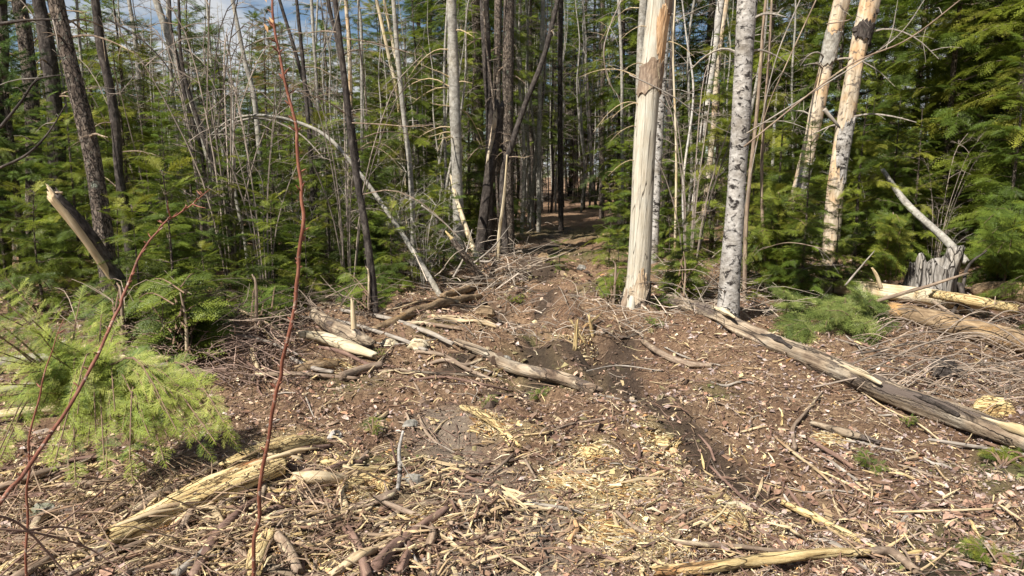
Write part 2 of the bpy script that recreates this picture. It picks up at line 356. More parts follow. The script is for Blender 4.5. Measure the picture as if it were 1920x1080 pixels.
# ------------------------------------------------------------------ ground sheet
def axis(lo, dense0, dense1, hi, step, grow=1.09, mx=8):
    a = [dense0]; 
    while a[-1] < dense1: a.append(a[-1]+step)
    s = step
    while a[-1] < hi: s = min(s*grow, mx); a.append(a[-1]+s)
    b = []; s = step; q = dense0
    while q > lo: s = min(s*grow, mx); q -= s; b.append(q)
    return np.array(b[::-1]+a)
gx = axis(-260, -3.3, 3.6, 260, .030, 1.04, 12); gy = axis(-60, 2.0, 6.2, 320, .022, 1.026, 12)
X, Y = np.meshgrid(gx, gy); Z = G(X, Y)
mud, dust, pale, moss = masks(X, Y)
nx, ny = len(gx), len(gy)
idx = np.arange(nx*ny).reshape(ny, nx)
F = np.stack([idx[:-1, :-1], idx[:-1, 1:], idx[1:, 1:], idx[1:, :-1]], -1).reshape(-1, 4)
m, nt, b, o = new_mat('forest_floor')
v = coords(nt, kind='Object')
c = ramp(nt, noise(nt, v, 34, 9, .75, .5), [(.30, (.06, .037, .025)), (.46, (.19, .122, .080)), (.60, (.36, .25, .165)), (.74, (.54, .41, .27))])
c = mixc(nt, 1.0, c, ramp(nt, noise(nt, v, 1.3, 4), [(.35, (.75, .66, .6)), (.6, (1.1, 1.05, .95))]), 'MULTIPLY')
def att(n): return N(nt, 'Attribute', attribute_name=n).outputs['Fac']
c = mixc(nt, att('dust'), c, ramp(nt, noise(nt, v, 24, 9, .75), [(.3, (.15, .11, .085)), (.6, (.34, .265, .195)), (.75, (.44, .36, .27))]))
c = mixc(nt, att('pale'), c, ramp(nt, noise(nt, v, 40, 8, .8), [(.3, (.16, .10, .05)), (.5, (.45, .34, .17)), (.7, (.62, .51, .29))]))
c = mixc(nt, att('moss'), c, ramp(nt, noise(nt, v, 45, 8, .8), [(.3, (.035, .035, .015)), (.5, (.12, .12, .045)), (.7, (.25, .24, .09))]))
c = mixc(nt, att('mud'), c, ramp(nt, noise(nt, v, 30, 8, .75), [(.3, (.018, .013, .010)), (.6, (.055, .040, .030)), (.75, (.10, .076, .058))]))
nt.links.new(c, b.inputs['Base Color'])
rg = N(nt, 'MapRange'); rg.inputs['To Min'].default_value = .95; rg.inputs['To Max'].default_value = .55; nt.links.new(att('mud'), rg.inputs[0]); nt.links.new(rg.outputs[0], b.inputs['Roughness'])
h1 = noise(nt, v, 30, 10, .8, .4); bump(nt, b, h1, 1.0, .05)
GM = mesh_np('forest_floor', np.stack([X, Y, Z], -1).reshape(-1, 3), [F], m, smooth=True, attrs={'mud': mud.ravel(), 'dust': dust.ravel(), 'pale': pale.ravel(), 'moss': moss.ravel()})
tag(obj('ground', GM), 'brown churned forest floor with muddy ruts and leaf litter', None, kind='structure')

# ------------------------------------------------------------------ litter: leaves, bark flakes, shreds, crumbs
def sample_pts(n, y0, y1, power=1.0):
    """points on the open floor, denser near the clearing's edge where the litter is finest"""
    u = R.random(n); y = (y0**-power+u*(y1**-power-y0**-power))**(-1/power)
    x = R.uniform(-.86, .86, n)*(y+.4)
    return x, y
def rot_frames(n, tilt=.5, yaw=None):
    """random 3x3 frames: x along the piece, z roughly up"""
    a = R.uniform(0, 2*math.pi, n) if yaw is None else yaw
    z = np.stack([R.normal(0, tilt, n), R.normal(0, tilt, n), np.ones(n)], -1); z /= np.linalg.norm(z, axis=1)[:, None]
    x = np.stack([np.cos(a), np.sin(a), np.zeros(n)], -1); x -= z*(x*z).sum(1)[:, None]; x /= np.linalg.norm(x, axis=1)[:, None]
    return np.stack([x, np.cross(z, x), z], -1)         # columns
def scatter(tV, O, Rm, S):
    """templates (n,k,3) or (k,3), frames -> vertices"""
    tV = np.broadcast_to(tV, (len(O),)+tV.shape[-2:])
    return np.einsum('nij,nkj->nki', Rm, tV*S[:, None, :])+O[:, None]
def pick(pal, w, n):
    w = np.asarray(w, float); k = R.choice(len(pal), n, p=w/w.sum()); return np.asarray(pal)[k]*R.uniform(.7, 1.25, (n, 1))
def soup_of(name, tV, tF, O, Rm, S, C, mat, label=None, cat=None):
    V = scatter(tV, O, Rm, S); k = V.shape[1]; n = len(O)
    F = (np.asarray(tF)[None]+(np.arange(n)*k)[:, None, None]).reshape(-1, np.shape(tF)[1])
    me = mesh_np(name, V.reshape(-1, 3), [F], mat, np.repeat(C, k, 0))
    return tag(obj(name, me), label, cat, kind='stuff')
LEAF_PAL = [(.27, .165, .11), (.42, .275, .19), (.17, .10, .068), (.50, .36, .25), (.54, .42, .25), (.34, .19, .125)]
PALE_PAL = [(.62, .48, .24), (.70, .58, .34), (.50, .34, .15), (.40, .22, .09), (.66, .56, .38)]
WOOD_PAL = [(.28, .19, .125), (.42, .31, .19), (.18, .115, .08), (.54, .43, .27), (.12, .075, .055), (.34, .27, .21)]
GREY_PAL = [(.36, .28, .25), (.31, .235, .21), (.26, .19, .16), (.42, .34, .30), (.17, .12, .10)]

def cull(x, y, keep):
    k = R.random(len(x)) < keep; return x[k], y[k]
# leaves and flakes
x, y = sample_pts(78000, 1.6, 22, .9); md, du, pa, mo = masks(x, y)
x, y = cull(x, y, np.clip(1-.85*md-.7*du, .05, 1)*np.clip(fbm(x*1.3, y*1.3, 3, 21)*3.4-1.0, .12, 1)); n = len(x); md, du, pa, mo = masks(x, y)
quad = np.array([[-.5, -.12, .0], [0, -.42, .08], [.55, 0, 0], [0, .42, .10], [-.1, 0, .22]])
qT = [[0, 1, 4], [1, 2, 4], [2, 3, 4], [3, 0, 4]]
tv = quad[None]+R.normal(0, .10, (n, 5, 3))
size = np.clip(np.exp(R.normal(-3.95, .45, n)), .009, .055)*np.clip(y/4.5, .75, 2.6)
C = pick(LEAF_PAL, [3, 4, 2, 3, 1.5, 3], n); g = pick(GREY_PAL, [3, 3, 3, 2, 2], n); p = pick(PALE_PAL, [3, 3, 3, 1.5, 3], n)
right = np.clip((x-.2*y)/(.5*y)+.2, 0, 1); sel = R.random(n) < right*.75+.2; C[sel] = g[sel]
sel = R.random(n) < pa*.85+np.where(y < 4.2, .10, .03); C[sel] = p[sel]
sel = R.random(n) < mo*.4; C[sel] = np.array([.12, .13, .045])*R.uniform(.6, 1.5, (sel.sum(), 1))
C[R.random(n) < md*.7] *= .45
O = np.stack([x, y, G(x, y)+R.uniform(-.001, .020, n)], -1)
soup_of('leaf_litter', tv, qT, O, rot_frames(n, .75), np.stack([size, size*R.uniform(.4, 1, n), size], -1), C, M['litter'], 'dry brown leaves and bark flakes strewn over the churned ground', 'leaf litter')
# shreds and splinters
x, y = sample_pts(88000, 1.6, 18, 1.15); md, du, pa, mo = masks(x, y)
x, y = cull(x, y, np.clip(1-.85*md-.75*du, .05, 1)*np.clip(fbm(x*1.6, y*1.6, 3, 33)*3.6-1.15+pa*.8, .08, 1)); n = len(x); md, du, pa, mo = masks(x, y)
strip = np.array([[-.5, -.5, 0], [-.5, .5, 0], [-.05, -.5, .10], [0, .5, .16], [.5, -.2, 0], [.5, .25, -.02]])
sT = [[0, 2, 3, 1], [2, 4, 5, 3]]
tv = strip[None].repeat(n, 0); tv[:, 2:4, 1] += R.normal(0, .6, (n, 1)); tv[:, :, 2] += R.normal(0, .05, (n, 6))
L = np.exp(R.normal(-3.45, .62, n))*np.clip(y/5, .8, 2.0); L = np.clip(L, .008, .20)
wd = R.uniform(.0015, .0050, n)*np.clip(y/3.5, .8, 2.4)
C = pick(WOOD_PAL, [3, 3, 3, 2, 2, 2], n); p = pick(PALE_PAL, [3, 3, 2, 1.2, 3], n); sel = R.random(n) < pa*.9+np.where(y < 4.2, .20, .07); C[sel] = p[sel]
C[R.random(n) < md*.6] *= .5
yaw = R.uniform(0, 6.28, n); k = R.random(n) < .45; yaw[k] = (fbm(x[k]*.8, y[k]*.8, 2, 50)*6.28+R.normal(0, .35, k.sum()))
O = np.stack([x, y, G(x, y)+R.uniform(.0, .016, n)], -1)
soup_of('wood_shreds', tv, sT, O, rot_frames(n, .33, yaw), np.stack([L, wd, L*R.uniform(.3, 1.2, n)], -1), C, M['litter'], 'torn wood shreds and splinters scattered across the clearing floor', 'wood shreds')
# larger curled dead leaves, matted together
x, y = sample_pts(9000, 1.8, 11, 1.0); md, du, pa, mo = masks(x, y)
x, y = cull(x, y, np.clip(1-md-.9*du, 0, 1)*np.clip(.25+1.1*np.clip((x-.1*y)/(.5*y), 0, 1)+.4*(x < -.1*y), 0, 1)*np.clip(fbm(x*1.2, y*1.2, 3, 45)*3.5-1.1, .1, 1)); n = len(x)
leaf = np.array([[-.6, 0, 0], [-.3, -.38, .10], [.15, -.42, .14], [.62, 0, .06], [.15, .42, .14], [-.3, .38, .12], [0, 0, -.02]])
lT = [[0, 1, 6], [1, 2, 6], [2, 3, 6], [3, 4, 6], [4, 5, 6], [5, 0, 6]]
tv = leaf[None]+R.normal(0, .07, (n, 7, 3)); sz = R.uniform(.022, .052, n)
C = pick([(.29, .175, .12), (.41, .265, .19), (.46, .34, .29), (.20, .12, .085), (.50, .40, .33), (.36, .20, .12)], [3, 3, 2.5, 2.5, 1.3, 2], n)
soup_of('dead_leaves', tv, lT, np.stack([x, y, G(x, y)+R.uniform(.002, .018, n)], -1), rot_frames(n, .42), np.stack([sz, sz*R.uniform(.6, 1, n), sz], -1), C, M['litter'], 'matted curled brown and mauve dead leaves on both sides of the rut', 'dead leaves')
# crumbs of soil and rotten wood
x, y = sample_pts(15000, 1.8, 12, 1.0); md, du, pa, mo = masks(x, y); x, y = cull(x, y, np.clip(.35+.6*md+.5*du, 0, 1)); n = len(x); md, du, pa, mo = masks(x, y)
ico = np.array([[0, 0, 1], [.9, 0, .3], [.28, .86, .3], [-.73, .53, .3], [-.73, -.53, .3], [.28, -.86, .3], [0, 0, -.5]])
iT = [[0, 1, 2], [0, 2, 3], [0, 3, 4], [0, 4, 5], [0, 5, 1], [1, 6, 2], [2, 6, 3], [3, 6, 4], [4, 6, 5], [5, 6, 1]]
tv = ico[None]+R.normal(0, .22, (n, 7, 3)); s = R.uniform(.004, .017, n)*np.clip(y/4, .8, 2)
C = pick([(.17, .12, .09), (.27, .20, .15), (.36, .28, .2), (.10, .07, .055)], [3, 3, 2, 2], n); C[R.random(n) < md*.8] *= .45
O = np.stack([x, y, G(x, y)], -1)
soup_of('soil_crumbs', tv, iT, O, rot_frames(n, .5), np.stack([s, s, s*.7], -1), C, M['litter'], 'crumbly brown soil clods along the torn up ruts', 'soil')
# clods torn up along the trail
n = 2600; uu = R.random(n); y = lerp(3.4, 12.5, uu**.9); x = .085*y-.05+R.normal(0, .75, n); md, du, pa, mo = masks(x, y)
x, y = cull(x, y, np.clip(fbm(x*1.7, y*1.7, 3, 71)*4-1.5, .08, 1)); n = len(x); md, du, pa, mo = masks(x, y)
tv = ico[None]+R.normal(0, .20, (n, 7, 3)); s = np.exp(R.normal(-3.75, .42, n))
C = pick([(.17, .115, .08), (.27, .19, .125), (.23, .19, .095), (.11, .075, .055), (.30, .24, .15)], [3, 3, 2, 3, 1], n); C[R.random(n) < md] *= .6
soup_of('torn_clods', tv, iT, np.stack([x, y, G(x, y)+s*.15], -1), rot_frames(n, .6), np.stack([s, s*R.uniform(.6, 1, n), s*R.uniform(.4, .8, n)], -1), C, M['litter'], 'rough clods of dark soil and moss torn up along the trail', 'clods')
# fine twigs lying about
x, y = sample_pts(5200, 1.7, 16, 1.0); n = len(x)
x = x; tv = []
S = Soup(); yaw = R.uniform(0, 6.28, n); Ls = np.clip(np.exp(R.normal(-1.9, .55, n)), .06, .7)
zz = G(x, y)
prism = []
th3 = np.array([0, 2.094, 4.189])
t5 = np.linspace(-.5, .5, 5)
bend = R.normal(0, .05, n); bend2 = R.normal(0, .03, n)
cx = t5[None]*Ls[:, None]; cy = (bend[:, None]*(t5**2)[None]*4+bend2[:, None]*np.sin(t5*9)[None])*Ls[:, None]; 
gxx = x[:, None]+cx*np.cos(yaw)[:, None]-cy*np.sin(yaw)[:, None]; gyy = y[:, None]+cx*np.sin(yaw)[:, None]+cy*np.cos(yaw)[:, None]
gzz = G(gxx, gyy)+.010+R.uniform(0, .03, (n, 1))+R.uniform(-.01, .03, (n, 1))*t5[None]*2
rr = (R.uniform(.0012, .0034, n)*np.clip(y/4, .8, 1.8))[:, None]*np.array([1, .95, .85, .7, .45])[None]
px_ = -np.sin(yaw)[:, None, None]; py_ = np.cos(yaw)[:, None, None]
V = np.stack([gxx[..., None]+rr[..., None]*np.cos(th3)*px_, gyy[..., None]+rr[..., None]*np.cos(th3)*py_, gzz[..., None]+rr[..., None]*np.sin(th3)], -1)
tf = []
for k in range(4):
    for j in range(3): tf.append([k*3+j, k*3+(j+1) % 3, k*3+3+(j+1) % 3, k*3+3+j])
Ft = (np.array(tf)[None]+(np.arange(n)*15)[:, None, None]).reshape(-1, 4)
C = pick([(.17, .10, .075), (.26, .18, .13), (.36, .30, .24), (.11, .065, .05), (.45, .35, .22)], [5, 3, 1.5, 4, 1.2], n)
tag(obj('fine_twigs', mesh_np('fine_twigs', V.reshape(-1, 3), [Ft], M['twig'], np.repeat(C, 15, 0))), 'thin fallen twigs criss-crossing the litter', 'twigs', kind='stuff')

# ------------------------------------------------------------------ foliage templates
def frond(L, n, lmax, needle, step, nw, ang=.95, seed=0, droop=.12, taper=.8):
    """flat evergreen spray along +x: side twigs set with needles; returns vertices, triangles, brightness"""
    rg = np.random.default_rng(seed); V, T, C = [], [], []
    def needles(p0, d, l, nl, c0):
        k = max(2, int(l/step)); perp = np.array([-d[1], d[0], 0])
        for i in range(k+1):
            s = l*i/k; p = p0+d*s; p = p+np.array([0, 0, -droop*s*s/L])
            for sg in (-1, 1):
                q = d*math.cos(1.0)+perp*sg*math.sin(1.0)+np.array([0, 0, rg.normal(0, .22)])
                if i == k: q = d+perp*sg*.3
                ln = nl*(1-.35*i/k)*rg.uniform(.8, 1.15); b = len(V)
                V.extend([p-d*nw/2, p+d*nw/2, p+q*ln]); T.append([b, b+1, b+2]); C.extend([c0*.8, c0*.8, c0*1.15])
    ax = np.array([1.0, 0, 0])
    needles(np.zeros(3), ax, L, needle, 1.0)
    for i in range(n):
        x = L*(.06+.88*i/n)
        for sg in (-1, 1):
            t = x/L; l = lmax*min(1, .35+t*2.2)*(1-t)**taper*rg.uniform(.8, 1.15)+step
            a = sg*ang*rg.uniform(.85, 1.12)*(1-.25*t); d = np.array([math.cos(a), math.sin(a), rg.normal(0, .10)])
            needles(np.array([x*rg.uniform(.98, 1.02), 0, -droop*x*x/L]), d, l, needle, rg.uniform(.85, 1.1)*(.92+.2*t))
    return np.array(V), np.array(T), np.array(C)
def dead_spray(seed, L=1.0, thick=.010, sub=7):
    rg = np.random.default_rng(seed); S = Soup()
    up = rg.uniform(-.25, .35)
    ax = [np.array([0, 0, 0]), np.array([L*.35, rg.normal(0, .05), L*.10*up]), np.array([L*.7, rg.normal(0, .09), -L*.08]), np.array([L, rg.normal(0, .12), -L*rg.uniform(.1, .35)])]
    S.limb(ax, thick, thick*.25, 4, 7); Q = resample(ax, 20)
    for i in range(sub):
        k = int(rg.uniform(3, 18)); a = rg.choice([-1, 1])*rg.uniform(.5, 1.1); l = L*rg.uniform(.18, .45)*(1-k/26)
        d = np.array([math.cos(a), math.sin(a), rg.normal(-.05, .25)]); e = d+np.array([.1, 0, -.35])
        p = [Q[k], Q[k]+d*l*.5, Q[k]+d*l*.5+e*l*.5]; S.limb(p, thick*.42, thick*.16, 3, 4)
        for j in range(2):
            a2 = a+rg.choice([-1, 1])*rg.uniform(.4, .9); d2 = np.array([math.cos(a2), math.sin(a2), rg.normal(0, .3)]); q = lerp(p[0], p[1], rg.uniform(.4, 1))
            S.limb([q, q+d2*l*.4], thick*.25, thick*.1, 3, 2)
    return np.vstack(S.V), np.vstack(S.F)
FR = [frond(.42, 7, .17, .034, .030, .024, seed=s) for s in (1, 2, 3)]
FRH = [frond(.36, 8, .165, .018, .0125, .0085, seed=s, ang=1.0) for s in (4, 5)]
def pine_tuft(seed, n=34):
    rg = np.random.default_rng(seed); V, T, C = [], [], []
    for k in range(n):
        p = np.array([rg.uniform(-.04, .05), 0, 0]); a = rg.uniform(0, 6.28); sp = rg.uniform(.25, 1.0)
        d = np.array([1, sp*math.cos(a), sp*math.sin(a)]); d /= np.linalg.norm(d); w = np.cross(d, rg.normal(0, 1, 3)); w /= np.linalg.norm(w); b = len(V)
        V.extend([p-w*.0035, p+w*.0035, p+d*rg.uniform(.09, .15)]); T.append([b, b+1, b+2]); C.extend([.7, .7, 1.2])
    return np.array(V), np.array(T), np.array(C)
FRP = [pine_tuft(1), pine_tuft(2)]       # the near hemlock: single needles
DS = [dead_spray(s) for s in range(4)]

def merge(parts):                        # [(V, F, C)] of equal face width
    V, F, C, n = [], [], [], 0
    for v_, f_, c_ in parts: V.append(v_); F.append(f_+n); C.append(c_); n += len(v_)
    return np.vstack(V), np.vstack(F), np.vstack(C)
def place(tmpl, O, Rm, S, C):
    tv, tf, tc = tmpl; n = len(O); k = len(tv)
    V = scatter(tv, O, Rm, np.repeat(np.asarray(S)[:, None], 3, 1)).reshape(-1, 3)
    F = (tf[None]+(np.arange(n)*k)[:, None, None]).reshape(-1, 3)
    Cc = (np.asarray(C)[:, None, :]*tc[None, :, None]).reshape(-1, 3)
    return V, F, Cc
def frame_xz(x, z):
    x = x/np.linalg.norm(x); z = z-x*np.dot(x, z); z = z/(np.linalg.norm(z)+1e-9); return np.stack([x, np.cross(z, x), z], -1)

GREENS = {'spruce': [(.11, .155, .018), (.155, .20, .022), (.20, .24, .028), (.075, .11, .016)],
          'hemlock': [(.14, .18, .022), (.20, .235, .028), (.09, .13, .018), (.25, .255, .036)],
          'brownish': [(.16, .13, .03), (.20, .13, .035), (.10, .11, .025), (.10, .14, .03)],
          'fir': [(.115, .17, .022), (.165, .22, .028), (.08, .12, .018), (.20, .245, .032)],
          'near': [(.36, .43, .065), (.42, .47, .085), (.16, .24, .04), (.48, .50, .12), (.25, .33, .05)],
          'bough': [(.17, .215, .05), (.24, .28, .07), (.11, .15, .035), (.28, .31, .09)],
          'pine': [(.11, .18, .04), (.15, .22, .045), (.18, .23, .05), (.08, .13, .035)]}
def conifer(name, Ht, z0, rb, spread, green, seed, dens=1.0, droop=.25, trunk_r=.05, mat='spruce', frs=FR, fsc=1.0, gap=.15, dead=0, per=6, step=.13, topless=False, lean=0):
    """an evergreen: root Empty > trunk, foliage (needle sprays), branches"""
    rg = np.random.default_rng(seed); root = thing(name, 'evergreen', 'tree')
    bend = rg.normal(0, .02, 2)
    P = [np.array([bend[0]*t*(1-t)*Ht*3, bend[1]*t*(1-t)*Ht*3, t*Ht-.25*(t == 0)]) for t in np.linspace(0, 1, 6)]
    tube_obj('trunk', P, [trunk_r*1.25, trunk_r, trunk_r*.8, trunk_r*.6, trunk_r*.35, .006], M[mat], 9, root, n=16, seed=seed)
    fr = {i: [] for i in range(len(frs))}; W = Soup(); z = z0
    pal = np.array(GREENS[green]); 
    while z < Ht*.985:
        t = (z-z0)/(Ht-z0); L0 = rb*((1-t)**.75)*(min(1, .55+t*3))+.06
        nb = max(3, int(per*rg.uniform(.7, 1.2)))
        a0 = rg.uniform(0, 6.28)
        for j in range(nb):
            if rg.random() < gap: continue
            a = a0+j*6.283/nb+rg.normal(0, .25); L = L0*rg.uniform(.65, 1.15)
            e0 = lerp(.05, .75, t)+rg.normal(0, .12); dr = droop*rg.uniform(.6, 1.4)
            h = np.array([math.cos(a), math.sin(a), 0]); side = np.array([-h[1], h[0], 0])
            cz = np.array([np.interp(z, [0, Ht], [0, 0])]*1)
            def pt(s): return np.array([0, 0, z])+h*s*math.cos(e0)+np.array([0, 0, math.sin(e0)*s-dr*s*s/max(L, .3)])
            def dr_(s): q = h*math.cos(e0)+np.array([0, 0, math.sin(e0)-2*dr*s/max(L, .3)]); return q/np.linalg.norm(q)
            W.limb([pt(0), pt(L*.5), pt(L*.95)], max(.004, .013*L), .002, 3, 4, c=(.12, .09, .065))
            base = pal[rg.integers(len(pal))]*rg.uniform(.75, 1.2)
            s = L*.12+.04; roll = rg.normal(0, .25)
            while s < L*.96:
                rem = L-s
                for sg in (-1, 1):
                    if rg.random() > dens: continue
                    d = dr_(s); an = sg*rg.uniform(.75, 1.15)
                    dd = d*math.cos(an)+side*math.sin(an)+np.array([0, 0, rg.normal(-.32, .25)])
                    up = np.array([0, 0, 1])+side*roll+h*rg.normal(.3, .35)+side*rg.normal(0, .5)
                    sz = np.clip(.40+.75*rem, .45, 1.3)*fsc*rg.uniform(.8, 1.15)
                    fr[rg.integers(len(frs))].append((pt(s), frame_xz(dd, up), sz, base*rg.uniform(.8, 1.25)))
                s += step*rg.uniform(.8, 1.2)*fsc
            for q in (L*.78, L*.93):
                fr[rg.integers(len(frs))].append((pt(q), frame_xz(dr_(q)+side*rg.normal(0, .15), np.array([0, 0, 1])+side*roll), .75*fsc, base*rg.uniform(.95, 1.3)))
        z += rg.uniform(.16, .26)*(.75+.25*rb)
    parts = []
    for i, lst in fr.items():
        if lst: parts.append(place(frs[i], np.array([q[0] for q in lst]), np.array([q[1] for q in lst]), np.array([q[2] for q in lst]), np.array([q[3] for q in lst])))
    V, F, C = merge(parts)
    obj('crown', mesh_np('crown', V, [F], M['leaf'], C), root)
    for q in range(dead):
        i = rg.integers(4); zz_ = rg.uniform(.3, max(z0, .6)); a = rg.uniform(0, 6.28); sc = rg.uniform(.4, 1.0)*.9
        Rm = frame_xz(np.array([math.cos(a), math.sin(a), rg.normal(-.1, .2)]), np.array([0, 0, 1])+rg.normal(0, .3, 3))
        W.add((DS[i][0]*sc) @ Rm.T+np.array([0, 0, zz_]), DS[i][1], c=np.array([.24, .20, .165])*rg.uniform(.5, 1.3))
    obj('branches', W.mesh('branches', M['twig']), root)['kind'] = 'stuff'
    return root
PROTO = {}
def protos():
    P = PROTO
    P['sprA'] = conifer('spruce_tree', 8.0, .25, 1.35, 1, 'spruce', 101, trunk_r=.055, per=6)
    P['sprB'] = conifer('spruce_tree', 5.2, .15, 1.15, 1, 'fir', 102, trunk_r=.04, per=6)
    P['hemA'] = conifer('hemlock_tree', 7.0, .2, 1.6, 1, 'hemlock', 103, droop=.4, trunk_r=.055, per=5)
    P['hemB'] = conifer('hemlock_tree', 4.5, .1, 1.35, 1, 'hemlock', 104, droop=.4, trunk_r=.04, per=5, gap=.22)
    P['tall'] = conifer('tall_spruce_tree', 15.0, 3.0, 1.7, 1, 'spruce', 105, trunk_r=.12, per=5, dead=34, step=.17, fsc=1.25, mat='spruce')
    P['tallB'] = conifer('tall_spruce_tree', 12.5, 1.6, 1.4, 1, 'spruce', 106, trunk_r=.09, per=5, dead=26, step=.17, fsc=1.25, mat='dark')
    P['sapA'] = conifer('fir_sapling', 1.5, .05, .6, 1, 'hemlock', 107, trunk_r=.015, per=5, step=.10, fsc=.8)
    P['sapB'] = conifer('fir_sapling', 1.0, .04, .5, 1, 'fir', 108, trunk_r=.012, per=5, step=.10, fsc=.75)
    P['brown'] = conifer('browning_fir_tree', 5.0, .3, .95, 1, 'brownish', 109, trunk_r=.04, per=5, gap=.3)
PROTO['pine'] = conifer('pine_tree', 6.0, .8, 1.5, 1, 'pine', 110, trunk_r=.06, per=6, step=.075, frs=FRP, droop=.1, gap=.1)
protos()

def bare_tree(name, Ht, r, seed, mat, nb, twc, z0=.4, reach=1.0, lean=.03, sides=9):
    rg = np.random.default_rng(seed); root = thing(name, 'bare tree', 'tree')
    ln = rg.normal(0, lean, 2); wv = rg.normal(0, .05, (7, 2)); wv[0] = 0
    P = [np.array([ln[0]*t*Ht+wv[i, 0], ln[1]*t*Ht+wv[i, 1], t*Ht-.2*(i == 0)]) for i, t in enumerate(np.linspace(0, 1, 7))]
    tube_obj('trunk', P, [r*1.2, r, r*.92, r*.8, r*.65, r*.45, r*.15], M[mat], sides, root, n=20, seed=seed)
    W = Soup(); Q = resample(P, 60)
    for q in range(nb):
        k = int(np.interp(rg.random(), [0, 1], [z0/Ht*60, 58])); i = rg.integers(4); a = rg.uniform(0, 6.28); sc = rg.uniform(.3, 1.0)*reach
        Rm = frame_xz(np.array([math.cos(a), math.sin(a), rg.normal(.05, .35)]), np.array([0, 0, 1])+rg.normal(0, .4, 3))
        W.add((DS[i][0]*sc) @ Rm.T+Q[k], DS[i][1], c=np.array(twc)*rg.uniform(.5, 1.3))
    obj('branches', W.mesh('branches', M['twig']), root)['kind'] = 'stuff'; return root
PROTO['deadA'] = bare_tree('dead_spruce', 9, .045, 201, 'dark', 60, (.22, .18, .15), reach=.75)
PROTO['deadB'] = bare_tree('dead_spruce', 8, .032, 202, 'grey', 55, (.30, .25, .21), reach=.65)
PROTO['deadC'] = bare_tree('dead_spruce', 7, .022, 203, 'spruce', 45, (.24, .19, .15), reach=.6)
PROTO['poleA'] = bare_tree('bare_pole_tree', 9, .04, 204, 'grey', 22, (.30, .27, .23), z0=2.2, reach=1.1)

def shrub(seed, Ht=1.6, n=9, c=(.36, .32, .27)):
    rg = np.random.default_rng(seed); root = thing('bare_shrub', 'bare shrub', 'shrub')
    St, W = Soup(), Soup()
    for k in range(n):
        a = rg.uniform(0, 6.28); sp = rg.uniform(.1, .55); h = Ht*rg.uniform(.6, 1.15)
        P = [np.array([0.04*math.cos(a), .04*math.sin(a), -.05]), np.array([math.cos(a)*sp*h*.3, math.sin(a)*sp*h*.3, h*.45]), np.array([math.cos(a)*sp*h*.8, math.sin(a)*sp*h*.8, h*.85]), np.array([math.cos(a)*sp*h*1.3+rg.normal(0, .1), math.sin(a)*sp*h*1.3, h])]
        cc = np.array(c)*rg.uniform(.5, 1.4); St.limb(P, .0085, .003, 4, 10, c=cc); Q = resample(P, 30)
        for j in range(6):
            i = rg.integers(4); q = Q[rg.integers(6, 29)]; aa = rg.uniform(0, 6.28)
            Rm = frame_xz(np.array([math.cos(aa), math.sin(aa), rg.uniform(.1, 1.2)]), np.array([0, 0, 1])+rg.normal(0, .5, 3)); W.add((DS[i][0]*rg.uniform(.18, .5)) @ Rm.T+q, DS[i][1], c=cc)
    obj('stems', St.mesh('stems', M['twig']), root)['kind'] = 'stuff'; obj('twigs', W.mesh('twigs', M['twig']), root)['kind'] = 'stuff'; return root
PROTO['shrubA'] = shrub(301); PROTO['shrubB'] = shrub(302, 1.2, 7, (.42, .37, .31)); PROTO['shrubC'] = shrub(303, 2.2, 8, (.26, .21, .17))

USED = set(); MED = {}
def put(kind, px, Yd, label, sc=1.0, rz=None, group=None, tilt=(0, 0), hz=None):
    """stand a plant where column px meets the ground at depth Yd"""
    x = (px-960)/FPX*Yd*1.0/math.cos(0)*1.0
    # depth along the ground: undo the small pitch term
    x = (px-960)/FPX*(Yd*math.cos(PITCH)+CAMH*math.sin(PITCH))
    z = gz(x, Yd); rz = random.uniform(0, 6.28) if rz is None else rz
    root = PROTO[kind]
    if group:
        Z_ = (Matrix.Rotation(rz, 3, 'Z') @ Matrix.Rotation(tilt[1], 3, 'Y') @ Matrix.Rotation(tilt[0], 3, 'X')) @ Vector((0, 0, 1))
        if any(tilt): adj = 'right-leaning ' if Z_.x > .025 else 'left-leaning ' if Z_.x < -.02 else 'upright '
        else: adj = 'larger ' if sc > MED.setdefault(kind, sc) else 'smaller '
        MED[kind] = MED.get(kind, sc)*.9+sc*.1
        label, group = adj+label, adj+group
    if kind not in USED:
        USED.add(kind); root.location = (x, Yd, z); root.rotation_euler = (tilt[0], tilt[1], rz); root.scale = (sc, sc, sc)
        root['label'] = label
        if group: root['group'] = group
        return root
    return dup(root, (x, Yd, z), rz, sc, label, group, tilt)

